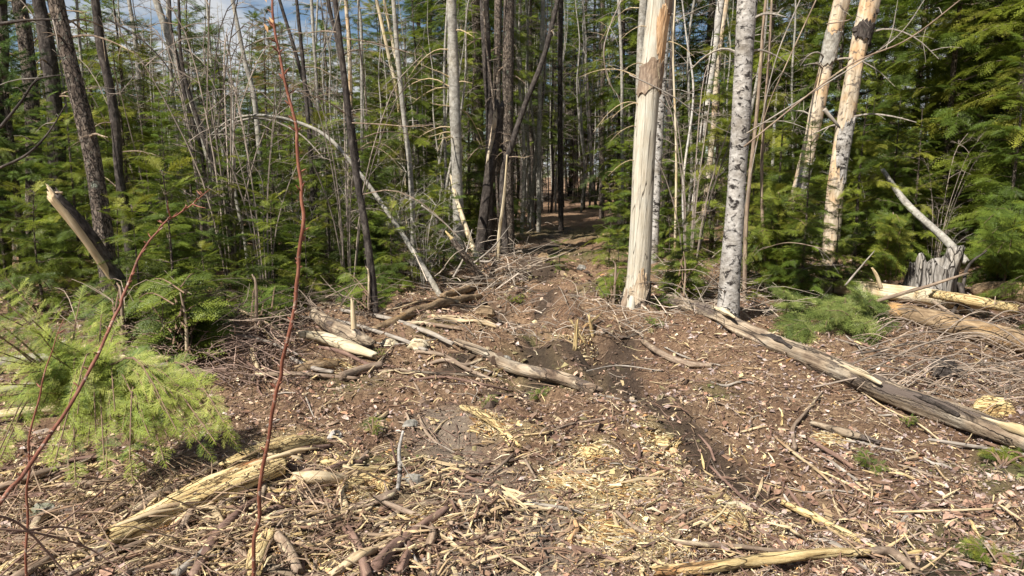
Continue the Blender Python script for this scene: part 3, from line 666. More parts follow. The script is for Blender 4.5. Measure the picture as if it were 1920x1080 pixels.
# ------------------------------------------------------------------ right side: curtain of hemlock and spruce
RIGHT = [('hemA', 1770, 11.6, 'tall yellow-green hemlock directly behind the grey jagged stump', 1.0), ('hemA', 1900, 10.4, 'wide hemlock filling the upper right corner of the forest edge', 1.05),
         ('hemA', 1540, 14.0, 'hemlock between the two leaning peeling trunks', .95), ('sprA', 1690, 12.5, 'dark spruce behind the hemlocks right of the leaning peeling trunk', 1.05),
         ('hemB', 1452, 10.8, 'young hemlock with drooping boughs right of the spotted birch', .62), ('hemB', 1660, 11.2, 'low hemlock between the right peeling trunk and the stump', .62),
         ('sprA', 1830, 13.0, 'spruce standing deep in shade at the right', 1.1), ('sprB', 1870, 9.7, 'bushy green fir reaching over the logs right of the stump', .66),
         ('hemA', 1440, 14.5, 'yellowish hemlock seen behind the spotted birch', 1.0), ('hemB', 1330, 13.0, 'thin hemlock behind the pair of slender birches', .9),
         ('hemB', 1985, 6.6, 'hemlock bough reaching in at the right edge above the brush pile', .52), ('sprA', 1600, 15.5, 'tall spruce far behind the right peeling trunk', 1.2),
         ('tallB', 1940, 12.0, 'tall dark trunked spruce at the right edge', 1.0), ('sprB', 1170, 15.5, 'small bright spruce left of the white dead trunk by the trail', .55), ('hemA', 1395, 18.0, 'hemlock behind the thin birches left of the spotted birch', 1.1),
         ('hemA', 2060, 10.5, 'hemlock just beyond the right edge of view', 1.1), ('tall', 1780, 16.5, 'tall spruce rising behind the right hemlocks', 1.0), ('tallB', 1490, 19, 'dark tall spruce between the spotted birch and the leaning trunks', 1.1),
         ('tall', 1300, 21, 'tall spruce showing between the white dead trunk and the slender birches', 1.0), ('tall', 1640, 21, 'tall spruce deep behind the right peeling trunk', 1.1)]
for k, px, Yd, lab, sc in RIGHT: put(k, px, Yd, lab, sc)
# left side: lower growth, sky above
LEFT = [('pine', 50, 9.8, 'soft long-needled pine at the left edge behind the trunks', .80), ('hemB', 250, 9.6, 'yellow-green hemlock just right of the large left trunk', .72), ('hemA', 120, 13.0, 'rounded hemlock left of the big left trunk', .72), ('hemB', 255, 11.5, 'bushy hemlock right of the thin dark trunk', 1.0),
        ('sprB', 385, 14.5, 'pointed spruce with see-through top against the sky', 1.0), ('sprB', 330, 9.3, 'low dark fir behind the broken leaning snag', .52), ('sprB', 430, 12.0, 'green fir behind the thicket of bare stems', .72),
        ('brown', 520, 17.5, 'browning fir top beside the red stem against the sky', 1.05), ('sprB', 620, 16.0, 'fir right of the red stem under the arched birch', .9), ('hemA', 690, 19.0, 'bright hemlock behind the slim dark trunk', .80),
        ('hemB', 770, 14.0, 'green hemlock left of the grey birch', .95), ('sprA', 820, 21.0, 'spruce behind the grey birch top', .95), ('sprB', 560, 11.5, 'shaded low fir left of the arched birch foot', .48),
        ('hemB', 880, 15.5, 'hemlock between the grey birch and the dark twin trunks', .9), ('sprA', 470, 22.0, 'spruce in the left distance below the clouds', .62), ('hemB', 200, 16.0, 'distant hemlock behind the big left trunk', 1.1),
        ('sprA', 60, 18.0, 'dark spruce at the far left', .8), ('sprB', 700, 11.0, 'low fir right of the slim dark trunk', .42), ('hemB', 820, 11.8, 'low green hemlock at the foot of the grey birch', .38),
        ('sprB', -60, 9.5, 'fir at the left border in shade', .7), ('hemA', 300, 22.0, 'hemlock in the left distance', .75), ('hemA', 600, 25, 'hemlock far behind the arched birch', .85), ('sprA', 740, 26, 'spruce far behind the slender paired stems', 1.0),
        ('sprA', 150, 25, 'far spruce top left of the thin dark trunk', .85), ('sprB', 120, 9.4, 'dense little fir under the broken snag', .5),
        ('tallB', 905, 19, 'tall spruce behind the dark twin trunks', 1.0), ('tall', 800, 24, 'tall spruce left of the trail beyond the grey birch', .9), ('tall', 1000, 26, 'tall dark spruce left of the trail bend', .9)]
for k, px, Yd, lab, sc in LEFT: put(k, px, Yd, lab, sc)
FEW = []
SAP = [('sapA', 1275, 8.6, 'small yellow-green fir sapling right of the white dead trunk', .62), ('sapA', 1440, 9.0, 'fir sapling right of the spotted birch foot', .9), ('sapB', 1240, 8.0, 'tiny fir seedling near the upper end of the long log', .35),
       ('sapA', 1155, 9.6, 'bushy green sapling left of the white dead trunk', .50), ('sapB', 700, 8.2, 'low sapling behind the standing splinter', .6), ('sapA', 330, 6.7, 'dark green hemlock sapling right of the leaning snag foot', 1.05),
       ('sapB', 420, 7.4, 'green sapling at the foot of the bare stems', 1.0), ('sapA', 390, 6.4, 'low dark sapling in the reddish brush', .5), ('sapA', 270, 6.3, 'feathery sapling just behind the hemlock mound', .8), ('sapA', 520, 8.0, 'sapling between the bare stems and the red stem', .8), ('sapA', 240, 7.6, 'sapling left of the leaning snag foot', .8), ('sapB', 560, 8.6, 'low fir sapling behind the pile of short logs', .8), ('sapB', 1250, 11, 'sapling behind the white dead trunk', .9),
       ('sapA', 760, 10.0, 'sapling under the arched birch', .7), ('sapA', 1560, 9.0, 'sapling in front of the right peeling trunk foot', .8), ('sapA', 90, 7.4, 'sapling at the left among the dead branches', .9),
       ('sprB', 330, 8.2, 'bushy green fir just behind the hemlock sapling right of the broken snag', .42), ('hemB', 160, 8.4, 'dark low hemlock between the broken snag and the left edge', .48), ('hemB', 440, 8.9, 'feathery low hemlock left of the tall red stem', .40), ('sprB', 520, 9.6, 'bushy fir behind the foot of the tall red stem', .42),
       ('hemB', 620, 9.4, 'low hemlock at the foot of the slim dark trunk', .36), ('sprB', 690, 10.4, 'low dark fir under the arched birch foot', .40), ('sapA', 580, 8.0, 'green sapling behind the pile of short logs', .62), ('sapA', 480, 7.3, 'small sapling in the reddish brush left of the tall red stem', .5),
       ('hemB', 20, 7.8, 'low hemlock at the left edge', .45), ('sapA', 740, 9.2, 'sapling right of the slim dark trunk foot', .75), ('sapA', 830, 10.6, 'sapling behind the arched birch foot', .9), ('sapB', 1050, 12.0, 'small sapling left of the trail', .5), ('sapA', 1140, 12.4, 'bright sapling at the right side of the trail', .9),
       ('tall', 905, 17.0, 'added tall spruce shading the trail, just behind the dark twin trunks', .95), ('tall', 860, 21.0, 'added tall spruce shading the trail, close behind the upright grey birch', 1.0), ('tallB', 1165, 18.5, 'tall narrow spruce left of the white dead trunk', 1.0),  # both wide-crowned spruces left of the trail are added to shade its far part
       ('sprB', 1500, 8.6, 'bushy fir right of the spotted birch behind the level pale log', .42), ('hemB', 1400, 9.6, 'low hemlock behind the spotted birch', .42), ('hemB', 1600, 10.0, 'hemlock boughs right of the nearer peeling trunk', .6), ('hemB', 1700, 10.6, 'hemlock boughs just behind the stump', .55)]
for k, px, Yd, lab, sc in SAP: put(k, px, Yd, lab, sc)
# the wood behind: thin dead spruces and tall live ones, trail kept open
rgf = random.Random(5)
LAND = [(70, 'the leftmost dark trunk'), (190, 'the large brown left trunk'), (330, 'the thin blackish crooked trunk'), (470, 'the see-through spruce'), (590, 'the tall red stem'), (720, 'the slim dark trunk'), (830, 'the pale twin poles'), (905, 'the upright grey birch'),
        (985, 'the dark twin trunks'), (1075, 'the left side of the trail end'), (1180, 'the right side of the trail end'), (1270, 'the white dead trunk'), (1360, 'the close pair of birches'), (1450, 'the spotted birch'), (1590, 'the leaning peeling trunks'), (1720, 'the leaning scaly pole'), (1830, 'the grey stump'), (9999, 'the brush pile at right')]
TAKEN = {}
def where(px, Yd, what):
    w = next(t for m_, t in LAND if px < m_); dist = 'close behind' if Yd < 17 else 'well behind' if Yd < 25 else 'far behind' if Yd < 38 else 'deepest in the wood behind'
    lab = f'{what} {dist} {w}'.replace('the left side of the', 'left of the').replace('the right side of the', 'right of the').replace('behind left', 'back left').replace('behind right', 'back right')
    return lab, f'{what}s {dist} {w}'
def off_trail(px, Yd, m=1.0):
    x = (px-960)/FPX*Yd; return not (abs(x-(.085*Yd+.15)) < m and Yd < 28)
for i in range(150):
    Yd = rgf.uniform(13.5, 40); px = rgf.uniform(560, 1500) if i < 110 else rgf.uniform(60, 1900)
    if not off_trail(px, Yd): continue
    kind = rgf.choice(['deadA', 'deadB', 'deadC', 'deadB', 'deadC'])
    nm = {'deadA': 'dark dead spruce', 'deadB': 'thin grey dead spruce', 'deadC': 'very slender brown dead spruce'}[kind]
    lab, gr = where(px, Yd, nm); put(kind, px, Yd, lab, rgf.uniform(.7, 1.15) if px > 800 else rgf.uniform(.45, .75), group=gr, tilt=(rgf.gauss(0, .03), rgf.gauss(0, .03)))
for i in range(95):
    Yd = rgf.uniform(18, 46); px = rgf.uniform(940, 1190)
    if not off_trail(px, Yd, .8): continue
    k = rgf.choice(['deadA', 'deadB', 'deadC', 'deadB']); lab, gr = where(px, Yd, {'deadA': 'dark dead spruce', 'deadB': 'thin grey dead spruce', 'deadC': 'very slender brown dead spruce'}[k]); put(k, px, Yd, lab, rgf.uniform(.8, 1.4), group=gr, tilt=(rgf.gauss(0, .03), rgf.gauss(0, .03)))
for i in range(16):
    Yd = rgf.uniform(36, 50); px = rgf.uniform(960, 1220); lab, gr = where(px, Yd, 'tall narrow spruce'); put('tallB', px, Yd, lab, rgf.uniform(1.0, 1.4), group=gr)
for i in range(78):
    Yd = rgf.uniform(22, 62); px = rgf.uniform(800, 2050)
    if 930 < px < 1200 and Yd < 34: continue
    if not off_trail(px, Yd, 1.7): continue
    k = rgf.choice(['tall', 'tallB', 'sprA', 'tallB', 'hemA']); lab, gr = where(px, Yd, {'tall': 'tall stout spruce', 'tallB': 'tall narrow spruce', 'sprA': 'mid-sized spruce', 'hemA': 'mid-sized hemlock'}[k]); put(k, px, Yd, lab, rgf.uniform(.8, 1.15), group=gr)
for i in range(60):
    Yd = rgf.uniform(20, 60); px = rgf.uniform(-100, 820)
    k = rgf.choice(['sprA', 'hemA', 'sprB', 'brown', 'hemB']); lab, gr = where(px, Yd, {'sprA': 'low dark spruce', 'hemA': 'low hemlock', 'sprB': 'low green fir', 'brown': 'low browning fir', 'hemB': 'little hemlock'}[k]); put(k, px, Yd, lab, {'sprA': .55, 'hemA': .62, 'sprB': .85, 'brown': .85, 'hemB': .95}[k]*rgf.uniform(1.15, 1.65)*(.85+Yd/75), group=gr)
for i in range(150):                     # undergrowth that closes the view at eye level
    Yd = rgf.uniform(10.5, 30); px = rgf.uniform(-60, 1980)
    if not off_trail(px, Yd, 1.5) or (860 < px < 1010 and Yd < 16) or (1130 < px < 1340 and Yd < 13): continue
    k = rgf.choice(['sapA', 'sapB', 'sprB', 'hemB', 'hemB']); lab, gr = where(px, Yd, {'sapA': 'waist-high green sapling', 'sapB': 'low fir sapling', 'sprB': 'bushy young fir', 'hemB': 'bushy young hemlock'}[k]); put(k, px, Yd, lab, {'sapA': 1.3, 'sapB': 1.3, 'sprB': .48, 'hemB': .5}[k]*rgf.uniform(.7, 1.25)*(.8+Yd/60), group=gr)
for i in range(74):
    Yd = rgf.uniform(11.5, 24); px = rgf.uniform(150, 870); k = rgf.choice(['poleA', 'deadB', 'deadC', 'poleA', 'deadC']); lab, gr = where(px, Yd, {'poleA': 'thin bare grey pole', 'deadB': 'thin grey dead spruce', 'deadC': 'very slender brown dead spruce'}[k]); put(k, px, Yd, lab, rgf.uniform(.5, .85), group=gr, tilt=(rgf.gauss(0, .05), rgf.gauss(0, .06)))
for i in range(52):
    px = rgf.choice([rgf.uniform(380, 860), rgf.uniform(1240, 1480), rgf.uniform(0, 400), rgf.uniform(1480, 1920), rgf.uniform(560, 860)]); Yd = rgf.uniform(9.5, 16)
    lab, gr = where(px, Yd, rgf.choice(['leafless grey shrub', 'tangled bare shrub', 'thin-stemmed bare shrub'])); put(rgf.choice(['shrubA', 'shrubB', 'shrubC']), px, Yd, lab, rgf.uniform(.45, .95), group=gr)

for px, Yd, sc, lab in [(440, 9.0, 1.5, 'tall clump of thin bare grey stems left of the tall red stem'), (395, 10.0, 1.7, 'tall bare clump between the leaning grey trunk and the arched tip'), (500, 8.6, 1.2, 'low bare clump just left of the tall red stem foot'), (655, 9.3, 1.3, 'bare clump left of the slim dark trunk foot'), (1290, 9.6, 1.3, 'bare shrub between white dead trunk and spotted birch'), (300, 9.8, 1.4, 'bare clump right of the thin blackish trunk')]: put('shrubC', px, Yd, lab, sc)

# ------------------------------------------------------------------ trunks one can name
def px_path(pts, Yd, above=0.0, first_ground=True):
    P = [at(px, py, Yd) for px, py in pts]
    if first_ground: P[0][2] = min(P[0][2], gz(P[0][0], Yd))-.06
    if above:
        d = P[-1]-P[-2]; d /= np.linalg.norm(d); P.append(P[-1]+d*above*.5); P.append(P[-1]+d*above*.5)
    return P
def base_depth(px, py): return float(gp(px, py)[1])
def px_r(w, Yd): return .93*w/2*(Yd*math.cos(PITCH)+.3)/FPX
def curved_branch(root, p, d, L, r, mat, droop=.3, seed=0, twigs=3, name='branch'):
    rg = np.random.default_rng(seed); d = np.array(d, float); d /= np.linalg.norm(d)
    P = [p, p+d*L*.35+np.array([0, 0, .02]), p+d*L*.7+np.array([0, 0, -droop*L*.35]), p+d*L+np.array([0, 0, -droop*L])]
    Q, rr = resample(P, 9, [r, r*.8, r*.55, r*.25]); V, F, T = tube(Q, rr, 5, wob=.05, rough=0, seed=seed)
    S = Soup(); S.add(V, F, T)
    for k in range(twigs):
        q = Q[rg.integers(3, 8)]; e = d*rg.uniform(.3, .9)+rg.normal(0, .5, 3); l = L*rg.uniform(.15, .4)
        S.limb([q, q+e*l*.5, q+e*l+np.array([0, 0, -.2*l])], r*.35, r*.12, 3, 4)
    me = S.mesh(name, mat); o = obj(name, me, root); o.location = -Vector(root.location); return o
def tree(name, label, cat, pts, w, mat, base=None, above=4.0, sides=16, n=None, seed=0, wob=.05, rough=.02, jag=(0, 0), branches=0, bmat=None, blen=.7, group=None, flare=1.25, lean_y=0.0):
    Yd = base if base else base_depth(*pts[0])
    P = px_path(pts, Yd, above)
    root = thing(name, label, cat, tuple(np.round(P[0], 4)), group)
    ws = [w[0]*flare, *w]
    rad = [px_r(w[0], Yd)*flare]+[px_r(q, Yd) for q in np.interp(np.linspace(0, 1, len(pts)-1), np.linspace(0, 1, len(w)), w)]
    if above: rad += [rad[-1]*.75, rad[-1]*.4]
    nn = n or max(24, int(np.sum(np.linalg.norm(np.diff(np.array(P), axis=0), axis=1))*14))
    t = tube_obj('trunk', P, rad, M[mat], sides, root, n=nn, seed=seed, wob=wob, rough=rough, jag=jag)
    rg = np.random.default_rng(seed+5); Q = resample(P, 80)
    vis = [q for q in Q if 0.5 < q[2] < CAMH+Yd*.26]
    for k in range(branches):
        q = vis[rg.integers(len(vis)//5, len(vis))]; a = rg.uniform(0, 6.28)
        if rg.random() < .6: a = rg.choice([0, math.pi])+rg.normal(0, .5)
        curved_branch(root, q, (math.cos(a), math.sin(a), rg.uniform(-.2, .5)), blen*rg.uniform(.3, 1.2), rad[1]*.12+.003, M[bmat or 'greystick'], rg.uniform(-.1, .6), seed*31+k, 3)
    return root, P, rad, Yd
def shell(root, P, rad, z0, z1, mat, name='bark_patch', a0=0, a1=2*math.pi, off=.012, seed=0, rag=.05, sides=28, rows=9):
    """a ragged sheet of bark with its own thickness, lying proud of a trunk between heights z0 and z1"""
    rg = np.random.default_rng(seed); Q, rr = resample(P, 200, rad); z = Q[:, 2]
    th = np.linspace(a0, a1, sides); lo = z0+rag*(rg.random(sides)-.5)*1.3+rag*np.sin(th*2+seed)*.8; hi = z1+rag*(rg.random(sides)-.5)*1.3+rag*np.sin(th*1.3+2*seed)*.8
    if abs(a1-a0-2*math.pi) > .01:
        e = np.abs(np.linspace(-1, 1, sides))**4; mid = (lo+hi)/2; lo = lerp(lo, mid, e*.8); hi = lerp(hi, mid, e*.8)
    V = np.zeros((2, rows, sides, 3))
    for i in range(rows):
        zz_ = lerp(lo, hi, i/(rows-1)); cx = np.interp(zz_, z, Q[:, 0]); cy = np.interp(zz_, z, Q[:, 1]); r = np.interp(zz_, z, rr)
        curl = .010*(abs(2*i/(rows-1)-1)**6)*rg.random(sides)
        for L in (0, 1):
            ro = r*1.04+(off+curl+rg.normal(0, .0015, sides) if L else -.012)
            V[L, i] = np.stack([cx+ro*np.cos(th), cy+ro*np.sin(th), zz_], -1)
    V = V.reshape(-1, 3); id_ = np.arange(2*rows*sides).reshape(2, rows, sides); F = []
    o1, i1 = id_[1], id_[0]
    F.append(np.stack([o1[:-1, :-1], o1[:-1, 1:], o1[1:, 1:], o1[1:, :-1]], -1).reshape(-1, 4))
    for row in (0, rows-1): F.append(np.stack([i1[row, :-1], i1[row, 1:], o1[row, 1:], o1[row, :-1]], -1))
    for c_ in (0, sides-1): F.append(np.stack([i1[:-1, c_], i1[1:, c_], o1[1:, c_], o1[:-1, c_]], -1))
    me = mesh_np(name, V, F, M[mat], smooth=False); o = obj(name, me, root); o.location = -Vector(root.location); return o

# the white dead trunk
root, P, rad, Yd = tree('dead_tree', 'thick white barkless dead trunk with orange bare patch near the top', 'tree', [(1189, 575), (1196, 520), (1204, 380), (1212, 230), (1224, 110), (1236, 0)], [47, 42, 43, 43, 41, 43], 'dead', above=5, sides=28, seed=3, rough=.006, wob=.03, flare=1.22)
def zat(py): return at(1200, py, Yd)[2]
shell(root, P, rad, zat(175), zat(122), 'stick', seed=4, rag=.05, off=.006)
shell(root, P, rad, zat(122)+.02, zat(20), 'orange', name='inner_bark', a0=-1.75, a1=.5, off=.002, seed=5, rag=.12)
shell(root, P, rad, zat(22), zat(-260), 'stick', a0=-1.9, a1=1.6, seed=6, rag=.04, off=.012)
shell(root, P, rad, zat(590), zat(545), 'spruce', a0=-1.7, a1=2.6, seed=7, rag=.10, off=.012)
shell(root, P, rad, zat(570), zat(535), 'peel', name='inner_bark', a0=-2.4, a1=-.4, seed=8, rag=.16, off=.001)
for k in range(7):
    a = -3.3+k*.75+R.normal(0, .12); c = P[0]+np.array([0, 0, .06]); rr_ = rad[0]; d = np.array([math.cos(a), math.sin(a), 0]); tube_obj('root_flare', [c+d*rr_*.60+np.array([0, 0, .22]), c+d*rr_*.82+np.array([0, 0, .08]), c+d*rr_*1.12+np.array([0, 0, -.04]), c+d*rr_*1.5+np.array([0, 0, -.12])], [.02, .042, .045, .02], M['stick' if k % 2 else 'dead'], 9, root, n=12, seed=k, wob=.12)
for k, (py, s) in enumerate([(245, -1), (205, -1), (60, -1), (130, -1), (90, 1), (310, -1)]):
    q = resample(P, 200); j = int(np.argmin(abs(q[:, 2]-zat(py)))); curved_branch(root, q[j], (s, -.3, .25), .45, .006, M['palestick'], .5, 40+k, 2)
# slender birches hugging it
tree('birch_tree', 'slender scaly birch close behind the right side of the white dead trunk', 'tree', [(1223, 492), (1228, 420), (1236, 250), (1246, 100), (1256, 0)], [17, 15, 14], 'birch2', seed=9, sides=14, branches=3)
tree('birch_tree', 'slim grey birch showing left of the white dead trunk top', 'tree', [(1205, 480), (1203, 300), (1200, 140), (1206, 0)], [15, 15, 15], 'grey', base=13.0, seed=10, branches=6, blen=1.1, bmat='palestick')
tree('birch_tree', 'pale flaking slender birch, left one of the close pair', 'tree', [(1296, 470), (1300, 380), (1318, 250), (1338, 100), (1352, 0)], [12, 13, 15, 14], 'birch', seed=11, branches=5)
tree('birch_tree', 'pale flaking slender birch, right one of the close pair', 'tree', [(1312, 462), (1322, 380), (1337, 250), (1346, 120), (1362, 0)], [10, 11, 10], 'peel', seed=12, branches=4)
root, P, rad, Yd = tree('birch_tree', 'white spotted birch standing behind the long fallen log', 'tree', [(1364, 605), (1368, 540), (1376, 420), (1388, 250), (1393, 130), (1402, 0)], [41, 36, 36, 34, 34, 36], 'birch2', seed=13, sides=28, rough=.012, flare=1.2, branches=4, blen=.5)
root, P, rad, Yd = tree('peeling_tree', 'leaning orange and cream peeling trunk, left of the leaning two', 'tree', [(1475, 470), (1494, 380), (1525, 240), (1552, 110), (1578, 0)], [27, 26, 25, 27], 'peel', base=9.9, seed=14, sides=22, branches=4, flare=1.1, blen=.9)
shell(root, P, rad, at(1550, 118, Yd)[2], at(1550, 60, Yd)[2], 'grey', seed=15, rag=.05)
shell(root, P, rad, at(1500, 370, Yd)[2], at(1500, 300, Yd)[2], 'birch2', seed=16, rag=.12, a0=-2.6, a1=.2)
root, P, rad, Yd = tree('peeling_tree', 'leaning cream peeling trunk with black fungus, nearer the stump', 'tree', [(1554, 525), (1558, 460), (1568, 340), (1590, 200), (1610, 90), (1632, 0)], [30, 30, 31, 31, 33], 'peel', seed=17, sides=26, branches=3, flare=1.1, blen=.8)
shell(root, P, rad, at(1600, 80, Yd)[2], at(1600, 45, Yd)[2], 'dark', a0=-2.8, a1=.4, seed=18, rag=.05, off=.02)
shell(root, P, rad, at(1570, 330, Yd)[2], at(1570, 215, Yd)[2], 'birch2', a0=-2.6, a1=.9, seed=19, rag=.14, off=.010)
shell(root, P, rad, at(1556, 535, Yd)[2], at(1556, 500, Yd)[2], 'dark', seed=20, rag=.06)
for k, (px, py) in enumerate([(1641, 22), (1635, 30), (1604, 56), (1626, 34)]):
    c = at(px, py, Yd-.05); v_, f_, t_ = tube(np.array([c+np.array([0, 0, -.05]), c+np.array([0, 0, -.02]), c+np.array([0, 0, .02]), c+np.array([0, 0, .045])]), [.01, .04, .045, .01], 9, wob=.2, rough=.1, seed=k)
    o = obj('fungus', mesh_np('fungus', v_, [f_, t_], M['dark']), root); o.location = -Vector(root.location)
# left side trunks
root, P, rad, Yd = tree('spruce_tree', 'large brown scaly trunk at the left crossed by the broken snag', 'tree', [(217, 625), (206, 540), (192, 420), (172, 290), (142, 160), (118, 60), (104, 0)], [33, 31, 30, 27, 26], 'spruce', base=7.2, seed=21, sides=24, rough=.03, branches=6, blen=.6, bmat='stick')
tree('maple_tree', 'thin blackish crooked trunk right of the large left trunk', 'tree', [(250, 510), (240, 440), (224, 330), (218, 250), (207, 170), (190, 90), (178, 0)], [19, 16, 17, 15], 'dark', base=9.2, seed=22, sides=14, branches=4, blen=.8, bmat='stick')
tree('spruce_tree', 'dark trunk rising out of the pine foliage at the top left corner', 'tree', [(62, 480), (62, 240), (52, 110), (42, 40), (34, 0)], [26, 26, 24], 'spruce', base=10.5, seed=23, branches=5, bmat='stick')
tree('spruce_tree', 'leftmost dark trunk cut by the left edge of view', 'tree', [(2, 470), (4, 200), (6, 80), (2, 0)], [20, 17], 'dark', base=10, seed=24, branches=3, bmat='stick')
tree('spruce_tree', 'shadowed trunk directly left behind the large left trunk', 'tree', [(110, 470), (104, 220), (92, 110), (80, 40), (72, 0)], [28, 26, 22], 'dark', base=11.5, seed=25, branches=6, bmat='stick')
LS = [([(430, 560), (420, 400), (372, 230), (330, 110), (292, 0)], [13, 15, 14, 12], 'grey', 11.5, 'leaning grey trunk left of the see-through spruce'),
      ([(398, 520), (380, 300), (350, 190), (322, 60), (318, 0)], [7, 6, 5], 'dark', 11.0, 'thin dark stem crossing the leaning grey trunk'),
      ([(444, 560), (420, 380), (362, 200), (340, 110), (335, 0)], [9, 7, 5], 'dark', 10.6, 'dark double-bent stem beside the leaning grey trunk'),
      ([(262, 420), (262, 200), (254, 80), (242, 0)], [9, 8, 7], 'grey', 14, 'pale thin trunk far left against the sky'),
      ([(500, 480), (480, 210), (458, 110), (436, 0)], [10, 8, 7], 'grey', 13, 'pale slim trunk left of the red stem against the sky'),
      ([(470, 590), (462, 470), (440, 350), (437, 180)], [7, 6, 3], 'grey', 9.5, 'small white birch stem in the bare thicket'),
      ([(596, 500), (590, 250), (560, 120), (524, 0)], [9, 7, 6], 'dark', 13, 'thin dark pole just right of the red stem'),
      ([(592, 560), (585, 330), (572, 160), (556, 0)], [9, 8, 6], 'dark', 11, 'dark vertical pole between the red stem and the slim dark trunk'),
      ([(705, 590), (690, 460), (664, 300), (645, 140), (628, 0)], [14, 13, 12, 10], 'dark', None, 'slim dark trunk left of the standing splinter and arched birch'),
      ([(692, 560), (680, 380), (650, 170), (615, 0)], [9, 8, 7], 'dark', 10.0, 'darker companion stem left of the slim dark trunk'),
      ([(776, 460), (770, 330), (755, 200), (742, 60), (738, 0)], [10, 9, 8], 'grey', 12.5, 'mottled grey pole right of the pale twin poles'),
      ([(756, 420), (750, 220), (728, 100), (706, 0)], [8, 7, 6], 'palelog', 14, 'pale pole, left one of the twin poles'),
      ([(764, 400), (752, 180), (738, 90), (720, 0)], [7, 6, 5], 'palelog', 15, 'pale pole, right one of the twin poles'),
      ([(660, 400), (656, 120), (648, 0)], [8, 7], 'peel', 17, 'pale sunlit pole between dark stems under the clouds'),
      ([(678, 400), (678, 90), (672, 0)], [6, 5], 'grey', 18, 'thin grey pole right of the slim dark trunk top'),
      ([(626, 470), (604, 300), (590, 100), (584, 0)], [6, 6], 'grey', 14, 'hair-thin grey pole in the left thicket'),
      ([(1052, 420), (1050, 200), (1052, 0)], [10, 9], 'dark', 20, 'straight dark trunk at the left of the trail end'),
      ([(1128, 400), (1130, 200), (1130, 0)], [9, 8], 'spruce', 24, 'straight dark trunk at the right of the trail end'),
      ([(1010, 420), (1012, 200), (1018, 0)], [8, 8], 'grey', 19, 'thin grey trunk left of the trail end'),
      ([(1168, 420), (1166, 150), (1160, 0)], [6, 6], 'grey', 17, 'spindly pale trunk left of the white dead trunk'),
      ([(1265, 500), (1268, 300), (1262, 100), (1266, 0)], [4.5, 4, 3], 'palelog', 11, 'whip-thin pale stem right of the white dead trunk'),
      ([(1290, 490), (1281, 350), (1300, 180), (1286, 60)], [5, 4, 3], 'birch', 11, 'wavy thin white stem left of the close pair of birches'),
      ([(1440, 530), (1428, 330), (1442, 100), (1447, 0)], [6, 5, 4], 'stick', 9, 'thin straight brown stem right of the spotted birch'),
      ([(1396, 560), (1400, 400), (1420, 200), (1432, 40), (1436, 0)], [8, 6, 5], 'stick', 8.8, 'thin brown stem leaning behind the spotted birch'),
      ([(1450, 330), (1452, 240), (1456, 180)], [6, 5, 3], 'birch', 14, 'short pale dead stub behind the spotted birch'),
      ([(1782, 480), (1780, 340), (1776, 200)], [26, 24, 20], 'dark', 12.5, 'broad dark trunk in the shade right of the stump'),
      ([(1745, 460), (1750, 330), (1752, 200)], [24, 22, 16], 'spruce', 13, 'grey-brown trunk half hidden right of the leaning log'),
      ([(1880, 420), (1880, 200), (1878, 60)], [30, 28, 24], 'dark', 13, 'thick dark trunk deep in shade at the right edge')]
for k, (pts, w, mt, bs, lab) in enumerate(LS):
    tree('bare_tree', lab, 'tree', pts, w, mt, base=bs, seed=60+k, sides=10, branches=(7 if k < 16 else 3), blen=.9, bmat=('stick' if mt in ('dark', 'spruce') else 'greystick'), above=(3 if pts[-1][1] <= 60 else .01), flare=1.15)
# centre trunks
tree('birch_tree', 'upright grey birch with curved dead branches left of the dark twin trunks', 'tree', [(862, 480), (857, 330), (853, 200), (850, 90), (846, 0)], [20, 22, 19, 18], 'grey', base=12.4, seed=31, sides=18, branches=11, blen=1.1, bmat='palestick')
tree('spruce_tree', 'reddish dark trunk, left of the twin trunks beside the trail', 'tree', [(912, 490), (916, 350), (920, 240), (912, 100), (908, 0)], [20, 18, 17], 'dark', base=14.0, seed=32, sides=18, branches=4, bmat='stick')
tree('spruce_tree', 'grey-brown straight trunk, right of the twin trunks beside the trail', 'tree', [(952, 475), (951, 340), (952, 200), (953, 80), (954, 0)], [24, 22, 19], 'spruce', base=14.2, seed=33, sides=18, branches=6, bmat='stick')
tree('spruce_tree', 'mottled trunk just behind the reddish dark trunk', 'tree', [(930, 480), (930, 340), (932, 200), (934, 0)], [18, 17, 14], 'spruce', base=15.5, seed=34, sides=14)
root, P, rad, Yd = tree('broken_snag', 'broken dark snag leaning against the twin trunks, splintered top', 'snag', [(897, 490), (908, 400), (922, 300), (932, 240), (937, 195)], [20, 21, 20, 20], 'dark', base=13.2, above=0, jag=(0, 1.4), seed=35, sides=18, flare=1.1)
shell(root, P, rad, at(925, 300, Yd)[2], at(925, 205, Yd)[2], 'peel', name='bare_wood', a0=-2.9, a1=-1.7, off=.004, seed=36, rag=.1)
tree('leaning_tree', 'dark diagonal stem leaning right across the forest beside the twin trunks', 'tree', [(950, 465), (942, 340), (960, 270), (985, 195), (1020, 105), (1046, 0)], [12, 11, 10, 9], 'dark', base=12.8, seed=37, sides=12, branches=5, above=2, bmat='stick')
tree('dead_pole', 'thin pale splintered stem at the foot of the diagonal dark stem', 'tree', [(932, 500), (936, 440), (945, 370), (951, 290)], [7, 6, 3], 'palelog', base=12.2, seed=38, above=0, sides=8)
